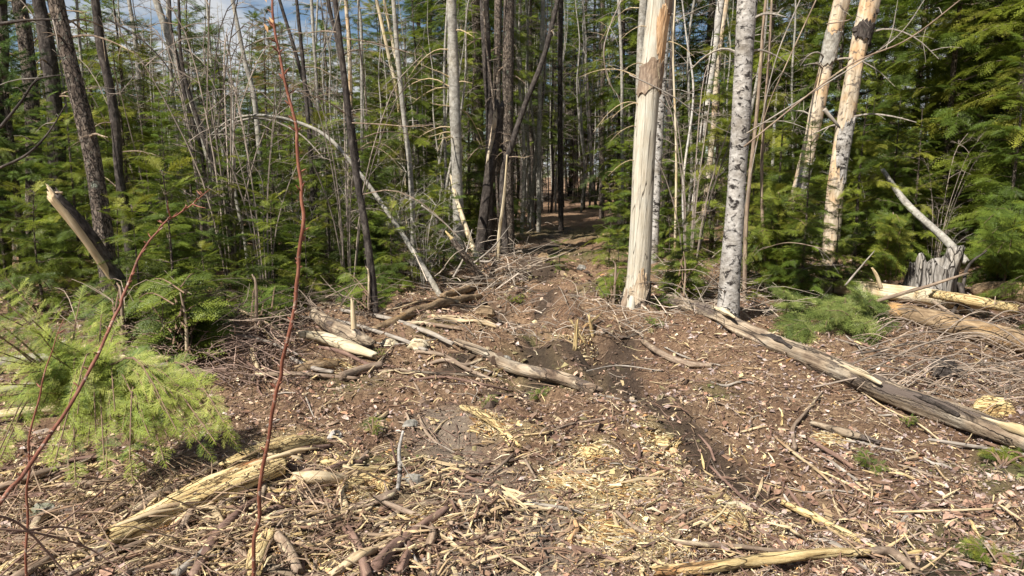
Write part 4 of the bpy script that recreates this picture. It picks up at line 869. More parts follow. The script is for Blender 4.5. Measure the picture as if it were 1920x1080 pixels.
# fallen and leaning pieces with free ends
def limb_thing(name, label, cat, P, rad, mat, sides=12, n=None, seed=0, group=None, **kw):
    o = tube_obj(name, P, rad, M[mat], sides, None, n=n, seed=seed, **kw); return tag(o, label, cat, group)
def lay(pts, r, lift=0.0):              # points resting on the ground; (px, py, depth) hangs free
    out = []
    for i, q in enumerate(pts):
        if len(q) == 3: out.append(at(*q))
        else:
            g = gp(q[0], q[1]); rr = r[min(i, len(r)-1)] if not np.isscalar(r) else r
            g[2] += rr*.75+lift; out.append(g)
    return out
limb_thing('leaning_pole', 'barkless white pole leaning at the foot of the grey birch', 'dead pole', [at(846, 330, 12.6), at(858, 380, 12.1), at(878, 440, 11.4), at(897, 492, 10.8)], [.028, .036, .042, .04], 'palelog', 12, jag=(1.5, 0), seed=41)
limb_thing('arched_birch', 'thin dead birch bent over in an arch above the left thicket', 'dead birch', [at(832, 566, 8.9), at(790, 495, 9.1), at(735, 410, 9.4), at(682, 335, 9.6), at(620, 262, 9.8), at(560, 230, 9.9), at(490, 216, 9.9), at(430, 226, 9.9), at(385, 262, 9.8)], [.036, .034, .031, .028, .025, .022, .018, .013, .007], 'grey', 12, n=60, jag=(.5, 0), seed=42)
limb_thing('arched_branch', 'second thinner bow just under the arched birch', 'dead branch', [at(385, 275, 9.7), at(430, 235, 9.7), at(490, 222, 9.7), at(560, 250, 9.7), at(610, 300, 9.6)], [.009, .013, .014, .011, .006], 'greystick', 8, n=30, seed=43)
root = thing('broken_snag', 'broken snag leaning left, peeled orange face and black bark back', 'snag', tuple(at(268, 592, 6.3)))
SP = [at(272, 600, 6.3), at(245, 562, 6.2), at(200, 490, 6.05), at(150, 420, 5.9), at(104, 366, 5.8)]
tube_obj('trunk', SP, [.062, .060, .056, .052, .042], M['dark'], 20, root, n=40, jag=(.4, 1.6), seed=44, rough=.05)
SF = [q+np.array([-.020, -.032, -.004]) for q in SP]
tube_obj('bare_wood', [SF[1]+(SF[2]-SF[1])*.25, SF[2], SF[3], SF[4]+(SF[4]-SF[3])*.05], [.022, .040, .042, .034], M['palestick'], 16, root, n=30, jag=(1, 2.2), seed=45, rough=.02)
tube_obj('bare_wood', [SF[0], lerp(SF[0], SF[1], .6)], [.036, .032], M['palestick'], 12, root, n=8, jag=(.6, .6), seed=46)
for k in range(6): tube_obj('splinter', [SP[4]+R.normal(0, .02, 3), SP[4]+np.array([-.05, 0, .07])*R.uniform(.5, 1.2)+R.normal(0, .015, 3)], [.012, .002], M['peel'], 5, root, n=4, seed=k)
# the long fallen log at right
root = thing('fallen_log', 'long weathered fallen log running from the birch to the lower right edge', 'log', tuple(gp(1365, 640)))
LP = lay([(1250, 570), (1330, 600), (1400, 632), (1500, 682), (1600, 730), (1700, 770), (1800, 806), (1900, 836), (1990, 868)], [.085, .09, .095, .095, .09, .09, .09, .09, .09])
A_, B_ = LP[0], LP[-1]; LPz = []
for i, p in enumerate(LP):                # nearly straight: the stem bridges the small hollows
    t_ = float(np.dot(p-A_, B_-A_)/np.dot(B_-A_, B_-A_)); q = lerp(A_, B_, t_); q[:2] = lerp(q[:2], p[:2], .25); q[2] = lerp(lerp(A_[2], B_[2], t_), gz(q[0], q[1])+.05, .55); q[2] = max(q[2], gz(q[0], q[1])+.035) if i < 4 else q[2]; LPz.append(q)
tube_obj('trunk', LPz, [.066, .076, .082, .080, .078, .074, .072, .070, .068], M['log'], 30, root, n=170, jag=(1.1, 0), seed=48, rough=.05, wob=.07)
for k, t in enumerate([.12, .3, .46, .62, .8]):
    q = resample(LPz, 100)[int(t*100)]; tube_obj('bark_strip', [q+np.array([-.035, 0, .055]), q+np.array([.02, -.22, .062]), q+np.array([.05, -.5, .055])], [.012, .030, .010], M['dark' if k % 2 else 'palelog'], 8, root, n=10, seed=k, wob=.3)
# horizontal pale log, brown log, others at right
limb_thing('fallen_log', 'pale barkless log lying level behind the green fir branch, left of the stump', 'log', lay([(1478, 540), (1560, 553), (1640, 562), (1720, 574), (1800, 590), (1850, 598)], .09, .05), [.075, .10, .105, .10, .095, .09], 'palelog', 26, n=80, jag=(.8, .6), seed=48, rough=.02)
limb_thing('fallen_log', 'brown mossy log below the stump running out at the right edge', 'log', lay([(1672, 600), (1760, 622), (1850, 645), (1940, 668), (2010, 690)], .09, .03), [.08, .105, .10, .095, .09], 'brownlog', 24, n=70, jag=(.8, 0), seed=49, rough=.05)
limb_thing('fallen_log', 'thick grey-brown log half buried behind the broken branch at right edge', 'log', lay([(1835, 560), (1900, 566), (1990, 575)], .12, .02), [.10, .14, .14], 'brownlog', 20, n=40, seed=50, jag=(.8, 0), rough=.05)
limb_thing('fallen_log', 'short splintered yellow log lying right of the stump', 'log', lay([(1745, 582), (1820, 597), (1905, 612)], .05, .14), [.045, .055, .05], 'rotten', 16, n=30, seed=51, jag=(1, 1))
limb_thing('leaning_birch', 'scaly grey birch pole leaning down onto the stump from upper left', 'dead birch', [at(1655, 318, 10.2), at(1700, 382, 9.8), at(1765, 442, 9.3), at(1812, 492, 8.9)], [.030, .045, .052, .045], 'grey', 14, n=40, jag=(.5, .5), seed=52)
# stump
def stump():
    base = gp(1738, 556); root = thing('tree_stump', 'weathered grey stump with jagged torn top', 'stump', tuple(base)); rg = np.random.default_rng(8)
    s = px_r(1, base[1])*2; sides, rows = 46, 20; V = []
    th = np.linspace(0, 2*math.pi, sides, endpoint=False)
    prof = np.interp((th+math.pi/2) % (2*math.pi), [0, .25, .6, .95, 1.3, 1.8, 3.1, 4.4, 5.0, 5.4, 5.7, 6.0, 6.28], [62, 56, 88, 108, 100, 86, 64, 66, 76, 92, 70, 82, 62])
    top = prof*s+rg.normal(0, 1.2*s, sides)+2.5*s*np.sin(th*7+1)
    ph = rg.uniform(0, 6, 6)
    for i in range(rows):
        t = i/(rows-1); r = lerp(40, 36, t)*s*(1+.30*(1-t)**3)
        fold = sum(np.sin(m_*th+ph[j]+t*(1.5 if j % 2 else -1.2))*a_ for j, (m_, a_) in enumerate([(2, .10), (3, .09), (5, .09), (8, .07), (13, .05)]))
        rr = r*(1+fold); z = -.12+(top+.12)*t; sx = (t**1.5*22*s)*np.clip(np.cos(th)+.2, 0, 1)+t*(1-t)*9*s*np.sin(th*4+1)
        V.append(np.stack([rr*np.cos(th)+sx, rr*np.sin(th)*.8, z], -1))
    for i in range(5):                       # the hollow inside
        t = 1-i/4*.75; rr = (30-i*2)*s*(1+.1*np.sin(5*th)); V.append(np.stack([rr*np.cos(th), rr*.8*np.sin(th), top*t-.01], -1))
    nR = len(V); V = np.vstack(V); i = np.arange(nR-1)[:, None]*sides; j = np.arange(sides)[None]; j2 = (j+1) % sides
    F = np.stack([i+j, i+j2, i+sides+j2, i+sides+j], -1).reshape(-1, 4)
    obj('trunk', mesh_np('trunk', V, [F], M['weather'], smooth=True), root)
    for k in range(3):
        a = rg.uniform(3.2, 5.0); h = rg.uniform(50, 84)*s; r0 = 36*s
        p = np.array([math.cos(a)*r0, math.sin(a)*r0*.8, 0]); l = rg.uniform(.05, .13)
        tube_obj('splinter', [base+p+np.array([0, 0, h-l*1.6]), base+p*1.02+np.array([rg.normal(0, .01), 0, h-.02]), base+p*1.1+np.array([rg.normal(.01, .03), 0, h+l*.5])], [.018, .014, .003], M['weather'], 6, root, n=6, seed=k)
    p = base+np.array([-36*s, -28*s, 0])
    tube_obj('slab', [p+np.array([-.03, 0, -.05]), p+np.array([0, 0, .25]), p+np.array([.03, .02, 78*s])], [.022, .022, .012], M['weather'], 8, root, n=12, jag=(0, 1.5), seed=77)
stump()

# ------------------------------------------------------------------ fir boughs on the ground at right
def spray_bunch(name, label, cat, spots, green, seed, frs, mat='stick', group=None):
    """a fallen or low bough: limbs from a root point, each set with sprays. spots: [(root, tip, rise, n_side, size)]"""
    rg = np.random.default_rng(seed); root = thing(name, label, cat, tuple(np.round(spots[0][0], 4)), group); fr = {i: [] for i in range(len(frs))}; W = Soup(); pal = np.array(GREENS[green])
    for (p0, p1, rise, ns, sz) in spots:
        p0, p1 = np.array(p0), np.array(p1); mid = (p0+p1)/2+np.array([0, 0, rise]); Q = resample([p0, mid, p1], ns+2); W.limb([p0, mid, p1], .007, .002, 5, 8, c=(.20, .13, .085))
        L = np.linalg.norm(p1-p0)
        for k in range(1, ns+1):
            d = Q[k+1]-Q[k-1]; d /= np.linalg.norm(d); up = np.array([-.25, -.75, .9]) if frs is FRH else np.array([-.1, -.55, 1.0]); side = np.cross(up, d); side /= np.linalg.norm(side); f = k/(ns+1)
            base = pal[rg.integers(len(pal))]
            for sg in (-1, 1):
                an = rg.uniform(.7, 1.1)*sg; dd = d*math.cos(an)+side*math.sin(an)+np.array([0, 0, rg.normal(-.22, .15)-(.14 if frs is FRH and f > .4 else 0)])
                fr[rg.integers(len(frs))].append((Q[k], frame_xz(dd, up+rg.normal(0, .25, 3)), sz*(1-.55*f)*rg.uniform(.8, 1.15), base*rg.uniform(.75, 1.25)))
        fr[0].append((Q[-2], frame_xz(Q[-1]-Q[-2], np.array([0, -.2, 1.0])), sz*.8, pal[0]))
    parts = [place(frs[i], np.array([q[0] for q in l]), np.array([q[1] for q in l]), np.array([q[2] for q in l]), np.array([q[3] for q in l])) for i, l in fr.items() if l]
    V, F, C = merge(parts); L0 = np.array(root.location)
    obj('foliage', mesh_np('foliage', V-L0, [F], M['leaf'], C), root)
    o = obj('stem', W.mesh('stem', M['twig']), root); o.location = -Vector(root.location); return root
sp = []
rg_ = np.random.default_rng(77)
b0 = gp(1560, 660)
for k in range(30):
    px, py = rg_.uniform(1450, 1650), rg_.uniform(545, 690); p1 = at(px, py, b0[1]+rg_.uniform(.25, 1.2)); p1[2] = max(p1[2], gz(p1[0], p1[1])+.06); p0 = np.array([p1[0]+rg_.uniform(.1, .5), p1[1]+rg_.uniform(.1, .4), max(gz(p1[0], p1[1])+.03, p1[2]-rg_.uniform(.1, .35))])
    sp.append((p0, p1, .08, 7, .66))
spray_bunch('fir_branch', 'bushy green fir bough lying in front of the level pale log', 'fir branch', sp, 'bough', 5, FR)
def bush(label, px0, px1, py0, py1, Yd, n, green, seed, root_px, frs=None, sz=.7):
    rg = np.random.default_rng(seed); b = gp(*root_px); sp = []
    for k in range(n):
        e = at(rg.uniform(px0, px1), rg.uniform(py0, py1), Yd+rg.normal(0, .3)); e[2] = max(e[2], gz(e[0], e[1])+.04)
        q = b+np.array([rg.normal(0, .05), rg.normal(0, .05), rg.uniform(.1, .8)*max(.2, e[2]-b[2]+.25)]); sp.append((q, e, .10, 7, sz))
    r_ = spray_bunch('evergreen_sapling', label, 'sapling', sp, green, seed, frs or FR)
    tube_obj('trunk', [b+np.array([0, 0, -.05]), b+np.array([.02, .01, .4]), b+np.array([-.01, .02, max(.5, at(px0, py0, Yd)[2]-b[2])])], [.016, .012, .005], M['stick'], 7, r_, n=12, seed=seed)
bush('dark green drooping hemlock sapling between the broken snag and the bare stems', 230, 440, 520, 690, 5.9, 42, 'spruce', 881, (350, 705), sz=.62)
bush('low yellow-green hemlock sprays behind the broken snag foot', 130, 300, 520, 610, 6.9, 22, 'hemlock', 882, (230, 650), sz=.6)
bush('small fir behind the bare stems left of the tall red stem', 430, 560, 520, 620, 8.0, 20, 'fir', 883, (480, 630), sz=.6)
bush('shaded fir sprigs below the arched birch', 600, 760, 500, 590, 9.2, 22, 'fir', 885, (690, 590), sz=.6)
bush('drooping green hemlock boughs in front of the stump side at right', 1640, 1700, 400, 500, 8.9, 20, 'hemlock', 890, (1665, 545), sz=.6)
bush('bright hemlock sprays right of the white dead trunk foot', 1235, 1345, 455, 560, 9.3, 24, 'hemlock', 886, (1280, 575), sz=.55)
bush('mossy green sprigs left of the white dead trunk foot', 1105, 1180, 500, 560, 9.4, 16, 'hemlock', 887, (1150, 570), sz=.4)
bush('hemlock boughs right of the spotted birch', 1405, 1530, 360, 520, 9.0, 34, 'hemlock', 888, (1450, 560), sz=.7)
bush('fir boughs spreading above the logs at the right edge', 1830, 1960, 380, 490, 7.8, 24, 'fir', 889, (1880, 540), sz=.75)
def tuft(px, py, w, label, seed, green='hemlock'):
    g = gp(px, py); rg = np.random.default_rng(seed); sp = []
    for k in range(7):
        a = rg.uniform(0, 6.28); q = g+np.array([math.cos(a)*w, math.sin(a)*w, rg.uniform(.02, .09)]); q[2] = max(q[2], gz(q[0], q[1])+.02); sp.append((g, q, .03, 3, w*1.6))
    spray_bunch('moss_tuft', label, 'green tuft', sp, green, seed, FR)
tuft(700, 816, .07, 'small bright moss tuft left of the upright birch twig', 91); tuft(1010, 748, .08, 'yellow-green seedling tuft below the middle log', 92)
tuft(914, 764, .06, 'dark green tuft left of the yellow seedling tuft', 93, 'fir'); tuft(1632, 880, .09, 'green grassy tuft in the leaves right of the muddy rut', 94, 'fir'); tuft(715, 672, .05, 'mossy green tip at the end of the short logs', 95)
tuft(968, 568, .10, 'green sprig at the edge of the dark pit', 96); tuft(1228, 612, .10, 'green sprig below the white dead trunk', 97, 'fir'); tuft(1880, 875, .14, 'yellowish moss tuft below the long log at the right edge', 98); tuft(1850, 1055, .10, 'moss tuft in the bottom right corner', 99)
tuft(1700, 800, .06, 'little green sprig under the long fallen log', 100, 'fir')

# ------------------------------------------------------------------ foreground hemlock at left
def near_hemlock():
    rg = np.random.default_rng(41); sp = []
    root_p = gp(250, 830)
    Y0 = 3.5
    tips = [(10, 520, 3.4), (150, 560, 3.6), (60, 600, 3.2), (215, 620, 3.6), (-30, 650, 3.0), (0, 590, 3.1), (110, 640, 3.2), (250, 670, 3.7), (200, 680, 3.3), (-20, 720, 2.9), (40, 700, 3.0), (190, 590, 3.7), (-60, 560, 3.1)]
    mid = at(170, 740, 3.45)
    for px, py, Yd in tips:
        for q_ in range(1 if px > 130 else 2): e = at(px+rg.normal(0, 16)*q_, py+25*q_, Yd-.1*q_); sp.append((mid+rg.normal(0, .06, 3), e, .03, 13, .40))
    low = [(20, 830, 2.95), (100, 860, 2.85), (150, 900, 2.75), (210, 880, 2.85), (260, 900, 2.85), (320, 860, 3.0), (370, 800, 3.15), (420, 780, 3.3), (460, 830, 3.2), (60, 790, 3.0), (290, 760, 3.2), (350, 740, 3.3), (190, 820, 2.95), (240, 800, 3.0), (330, 820, 3.05), (150, 790, 3.0), (410, 850, 3.1), (0, 870, 2.75)]
    low += [(px+rg.normal(0, 22), py+rg.normal(-22, 22), Yd+rg.normal(0, .08)) for px, py, Yd in low]+[(rg.uniform(60, 430), rg.uniform(740, 840), rg.uniform(2.9, 3.3)) for _ in range(30)]
    low = [(px*.98-6, py+4, Yd) for px, py, Yd in low]
    for px, py, Yd in low:
        e = at(px, py, Yd); e[2] = max(e[2], gz(e[0], e[1])+.03); q = lerp(mid, root_p+np.array([0, 0, .25]), rg.uniform(.1, 1)); q = lerp(q, e, rg.uniform(0, .5))+rg.normal(0, .07, 3)+np.array([0, 0, .06])
        sp.append((q, e, .17, 9, .42))
    r = spray_bunch('hemlock_sapling', 'bright yellow-green hemlock sapling at the left foreground', 'sapling', sp, 'near', 42, FRH)
    o = tube_obj('trunk', [root_p, lerp(root_p, mid, .5)+np.array([.03, 0, 0]), mid], [.018, .015, .010], M['redstick'], 8, r, n=14, seed=2)
near_hemlock()

# ------------------------------------------------------------------ red saplings close to the camera
def red_stem(label, pts, r, seed, buds=14, shoots=()):
    rg = np.random.default_rng(seed); P = resample([at(*p) for p in pts], len(pts)*3); P[1:] += rg.normal(0, .0017, (len(P)-1, 3)); root = thing('red_sapling', label, 'sapling', tuple(P[0]))
    tube_obj('stem', P, r, M['redstem'], 10, root, n=110, seed=seed, wob=.03, rough=.02); Q, rr = resample(P, 200, r)
    for k in range(buds):
        j = int(rg.uniform(15, 195)); d = np.array([rg.choice([-1, 1])*rg.uniform(.4, 1), rg.normal(0, .4), rg.uniform(.5, 1.1)]); d /= np.linalg.norm(d); q = Q[j]+d*rr[j]*.6; l = rg.uniform(.007, .022)
        tube_obj('bud', [q, q+d*l*.5, q+d*l], [.0012, .0022, .0004], M['redstem'], 6, root, n=5, seed=k)
    for k, (f, dx, dz, l) in enumerate(shoots):
        q = Q[int(f*199)]; tube_obj('shoot', [q, q+np.array([dx*.5, -.02, dz*.6])*l, q+np.array([dx, -.03, dz])*l], [.0022, .0015, .0008], M['redstem'], 6, root, n=8, seed=k)
    return root
yy = 1.55
rt = red_stem('tall wavy red stem rising the full height of the view left of centre', [(472, 1110, 1.62), (480, 1000, 1.6), (492, 880, 1.58), (512, 770, 1.57), (530, 690, 1.56), (548, 600, 1.55), (560, 510, 1.55), (568, 420, 1.55), (563, 340, 1.55), (553, 230, 1.55), (532, 140, 1.55), (514, 50, 1.55), (509, -40, 1.55), (512, -200, 1.55)], [.0047, .0046, .0045, .0042, .0042, .0041, .004, .0038, .0036, .0033, .003, .0026, .0022, .0016], 3, 46)
for k, (px, py) in enumerate([(508, 2), (503, 62), (513, 50), (500, 5)]):       # opening leaf buds near the top
    q = at(px, py, 1.55); V = np.array([[0, 0, 0], [-.006, .002, .008], [-.009, 0, .02], [.001, -.002, .012]]); o = obj('leaf_bud', mesh_np('leaf_bud', V+q, [np.array([[0, 1, 2], [0, 2, 3]])], M['orange']), rt); o.location = -Vector(rt.location)
red_stem('long arching red stem curving from the lower left corner up to the right', [(-60, 1010, 1.25), (5, 935, 1.35), (60, 865, 1.45), (130, 760, 1.6), (180, 670, 1.7), (215, 595, 1.8), (236, 540, 1.85), (262, 480, 1.9), (290, 440, 1.95), (320, 410, 2.0), (352, 390, 2.0), (392, 355, 2.0)], [.0048, .0046, .0043, .0041, .004, .0038, .0036, .0031, .0027, .0024, .0019, .0009], 4, 34, shoots=[(.93, .05, -.01, 1), (.82, .01, .05, 1)])
red_stem('thin upright reddish shoot at the left edge', [(50, 1090, 1.5), (52, 900, 1.5), (60, 800, 1.5), (85, 700, 1.52), (120, 600, 1.55)], [.003, .0026, .0022, .0016, .0008], 5, 6)
for k, (pts, lab) in enumerate([([(-30, 960, 1.2), (40, 985, 1.25), (110, 1060, 1.3), (150, 1110, 1.3)], 'red twig arching over the bottom left corner'), ([(-20, 990, 1.25), (70, 1000, 1.3), (170, 1030, 1.4), (270, 1100, 1.4)], 'second red twig sprawling in the bottom left corner'),
                                ([(0, 1080, 1.5), (90, 1000, 1.6), (180, 930, 1.8), (260, 860, 2.0)], 'thin brown shoot slanting up over the rotten wood at the left'), ([(20, 1000, 1.3), (130, 990, 1.5), (260, 1040, 1.5)], 'low red twig at the bottom left')]):
    limb_thing('red_twig', lab, 'twig', [at(*p) for p in pts], [.0024, .0022, .0012], 'redstick', 8, n=24, seed=k)

# ------------------------------------------------------------------ logs, split wood and branches on the floor
def log(label, pts, r, mat, lift=0.0, sides=14, n=None, jag=(.8, .8), seed=0, name='log', cat='log', rough=.04, wob=.07, group=None):
    P = lay(pts, r, lift+(.15*max(r) if max(r) > .03 else .006)); return limb_thing(name, label, cat, P, r, mat, sides, n or 10*len(pts), seed, group, jag=jag, rough=rough, wob=wob)
log('slender brown log with mossy knee lying across the middle of the clearing', [(858, 648), (905, 668), (945, 692), (1000, 708), (1060, 722), (1118, 742)], [.035, .038, .055, .055, .052, .045], 'log', seed=110, n=60, sides=20)
log('short bark-covered branch in the leaves left of the long log', [(1205, 645), (1240, 668), (1285, 688), (1335, 690)], [.025, .028, .03, .02], 'stick', seed=111)
log('stub of pale branch behind the middle clearing at the left', [(640, 590), (720, 604), (800, 632), (850, 655)], [.018, .02, .022, .018], 'greystick', .03, seed=112)
log('second pale branch under the grey one at the left', [(560, 600), (640, 610), (740, 640), (800, 665)], [.014, .016, .018, .016], 'greystick', .02, seed=113)
log('thick broken short log with bark torn off, behind the standing splinter', [(590, 610), (625, 636), (665, 655), (700, 668)], [.055, .07, .065, .04], 'log', .06, 20, seed=114, n=36)
log('pale split log in front of the standing splinter', [(560, 640), (610, 650), (660, 668), (705, 680)], [.035, .05, .05, .03], 'palelog', .03, 16, seed=115)
log('brown half-buried short log left below the pile of short logs', [(555, 700), (600, 692), (630, 690)], [.03, .045, .035], 'brownlog', .0, 14, seed=116)
log('dark round branch at the front of the pile of short logs', [(640, 712), (680, 700), (715, 690)], [.03, .035, .03], 'stick', .0, seed=117)
log('thin grey branch at the left of the short log pile', [(545, 680), (590, 700), (625, 706)], [.015, .018, .014], 'greystick', .02, seed=118)
SPLr = limb_thing('standing_splinter', 'upright yellow splinter of broken wood standing in the log pile', 'splinter', [gp(668, 655)+np.array([0, 0, -.05]), at(664, 620, float(gp(668, 655)[1])), at(662, 590, float(gp(668, 655)[1])), at(661, 563, float(gp(668, 655)[1]))], [.028, .026, .024, .014], 'palestick', 8, n=16, jag=(0, 1.5), seed=119)
for k, (pts, w, lab) in enumerate([([(1078, 655), (1082, 600)], .025, 'left pale shard of the shattered stub above the mud'), ([(1112, 628), (1104, 590)], .022, 'right upright pale shard of the shattered stub'), ([(1098, 640), (1070, 600)], .018, 'slanting orange shard of the shattered stub'), ([(1090, 612), (1125, 590)], .02, 'flat shard lying on top of the shattered stub')]):
    g = gp(*pts[0]); limb_thing('wood_shard', lab, 'shard', [g+np.array([0, 0, -.03]), at(pts[1][0], pts[1][1], g[1]-.02)], [w, w*.6], 'rotten', 7, n=8, jag=(.5, 1.8), seed=120+k)
# pit-side log at mid left
log('dark decaying log on the bank left of the dark pit', [(700, 625), (760, 600), (830, 575), (900, 560)], [.035, .05, .055, .04], 'brownlog', -.01, 18, seed=124, n=44)
log('mossy grey log chunk above the dark pit', [(830, 560), (880, 548), (935, 535)], [.035, .05, .04], 'brownlog', .0, 16, seed=125)
root = thing('broken_pole', 'broken pole slanting up left with fresh yellow break beside the dark pit', 'broken pole', tuple(at(900, 520, 9.6)))
tube_obj('pole', [at(905, 524, 9.6), at(870, 478, 9.5), at(848, 448, 9.5)], [.05, .045, .04], M['spruce'], 12, root, n=16, seed=126); tube_obj('break', [at(850, 450, 9.5), at(835, 433, 9.5)], [.034, .008], M['rotten'], 8, root, n=6, jag=(0, 2), seed=127)
for k, (a, c_, lab) in enumerate([((880, 500, 9.8), (955, 425, 9.9), 'pale bare branch rising right from the broken pole'), ((850, 520, 9.4), (885, 430, 9.8), 'grey branch standing behind the broken pole'), ((900, 490, 9.5), (926, 482, 9.4), 'short pale stick beside the broken pole foot')]):
    limb_thing('bare_branch', lab, 'branch', [at(*a), lerp(at(*a), at(*c_), .5)+np.array([.03, 0, -.03]), at(*c_)], [.016, .012, .005], 'greystick', 7, n=12, seed=k)
# left stack of deadfall seen through the hemlock
LD = [([(-40, 705), (60, 692), (130, 688)], .035, 'greystick', 'grey fallen pole at the left edge, upper one'), ([(-40, 760), (40, 745), (130, 735)], .025, 'greystick', 'grey fallen pole at the left edge, middle one'), ([(-30, 805), (40, 793), (110, 785)], .030, 'palestick', 'pale fallen pole at the left edge under the hemlock'),
      ([(180, 700), (250, 690), (320, 690)], .028, 'palestick', 'pale fallen stick behind the hemlock sapling'), ([(230, 720), (290, 705), (350, 700)], .022, 'greystick', 'second fallen stick behind the hemlock sapling'), ([(430, 640), (500, 655), (560, 680)], .012, 'greystick', 'thin bleached stick in front of the bare thicket'), ([(440, 590), (500, 620), (545, 645)], .010, 'palestick', 'thin pale twig slanting across the thicket foot'), ([(250, 740), (330, 722), (400, 715)], .03, 'log', 'brown dead branch behind the hemlock mound')]
for k, (pts, r, mt, lab) in enumerate(LD): log(lab, pts, [r, r*1.05, r*.8], mt, .05, 12, seed=130+k, name='fallen_pole', cat='pole')
# lower left: split rotten logs
root = thing('split_log', 'split pale yellow log with ragged grain in the lower left foreground', 'log', tuple(gp(380, 960)))
SL = lay([(205, 1040), (290, 1000), (380, 950), (470, 915), (530, 895)], .06, .02)
tube_obj('trunk', SL, [.045, .055, .06, .062, .055], M['rotten'], 26, root, n=80, jag=(1.2, .4), seed=140, rough=.05, wob=.10)
for k in range(9):
    q = resample(SL, 60)[4+k*6]; tube_obj('splinter', [q+np.array([-.02, -.02, .04]), q+np.array([.10, .05, .066]), q+np.array([.20, .13, .05])], [.006, .011, .004], M['palestick'], 6, root, n=6, seed=k+3, wob=.2)
log('rough yellow-brown rotten log above the split log', [(425, 890), (490, 868), (550, 852), (605, 845)], [.03, .045, .048, .035], 'rotten', .01, 20, 50, seed=141, rough=.07, wob=.12)
log('square-broken pale block of wood right of the split log', [(550, 910), (600, 910), (650, 915)], [.028, .033, .028], 'palestick', .01, 8, 20, seed=142)
log('flat slab of yellow rotten wood below the pale block', [(640, 925), (690, 912), (735, 918)], [.03, .045, .03], 'rotten', -.01, 14, 24, seed=143, rough=.08)
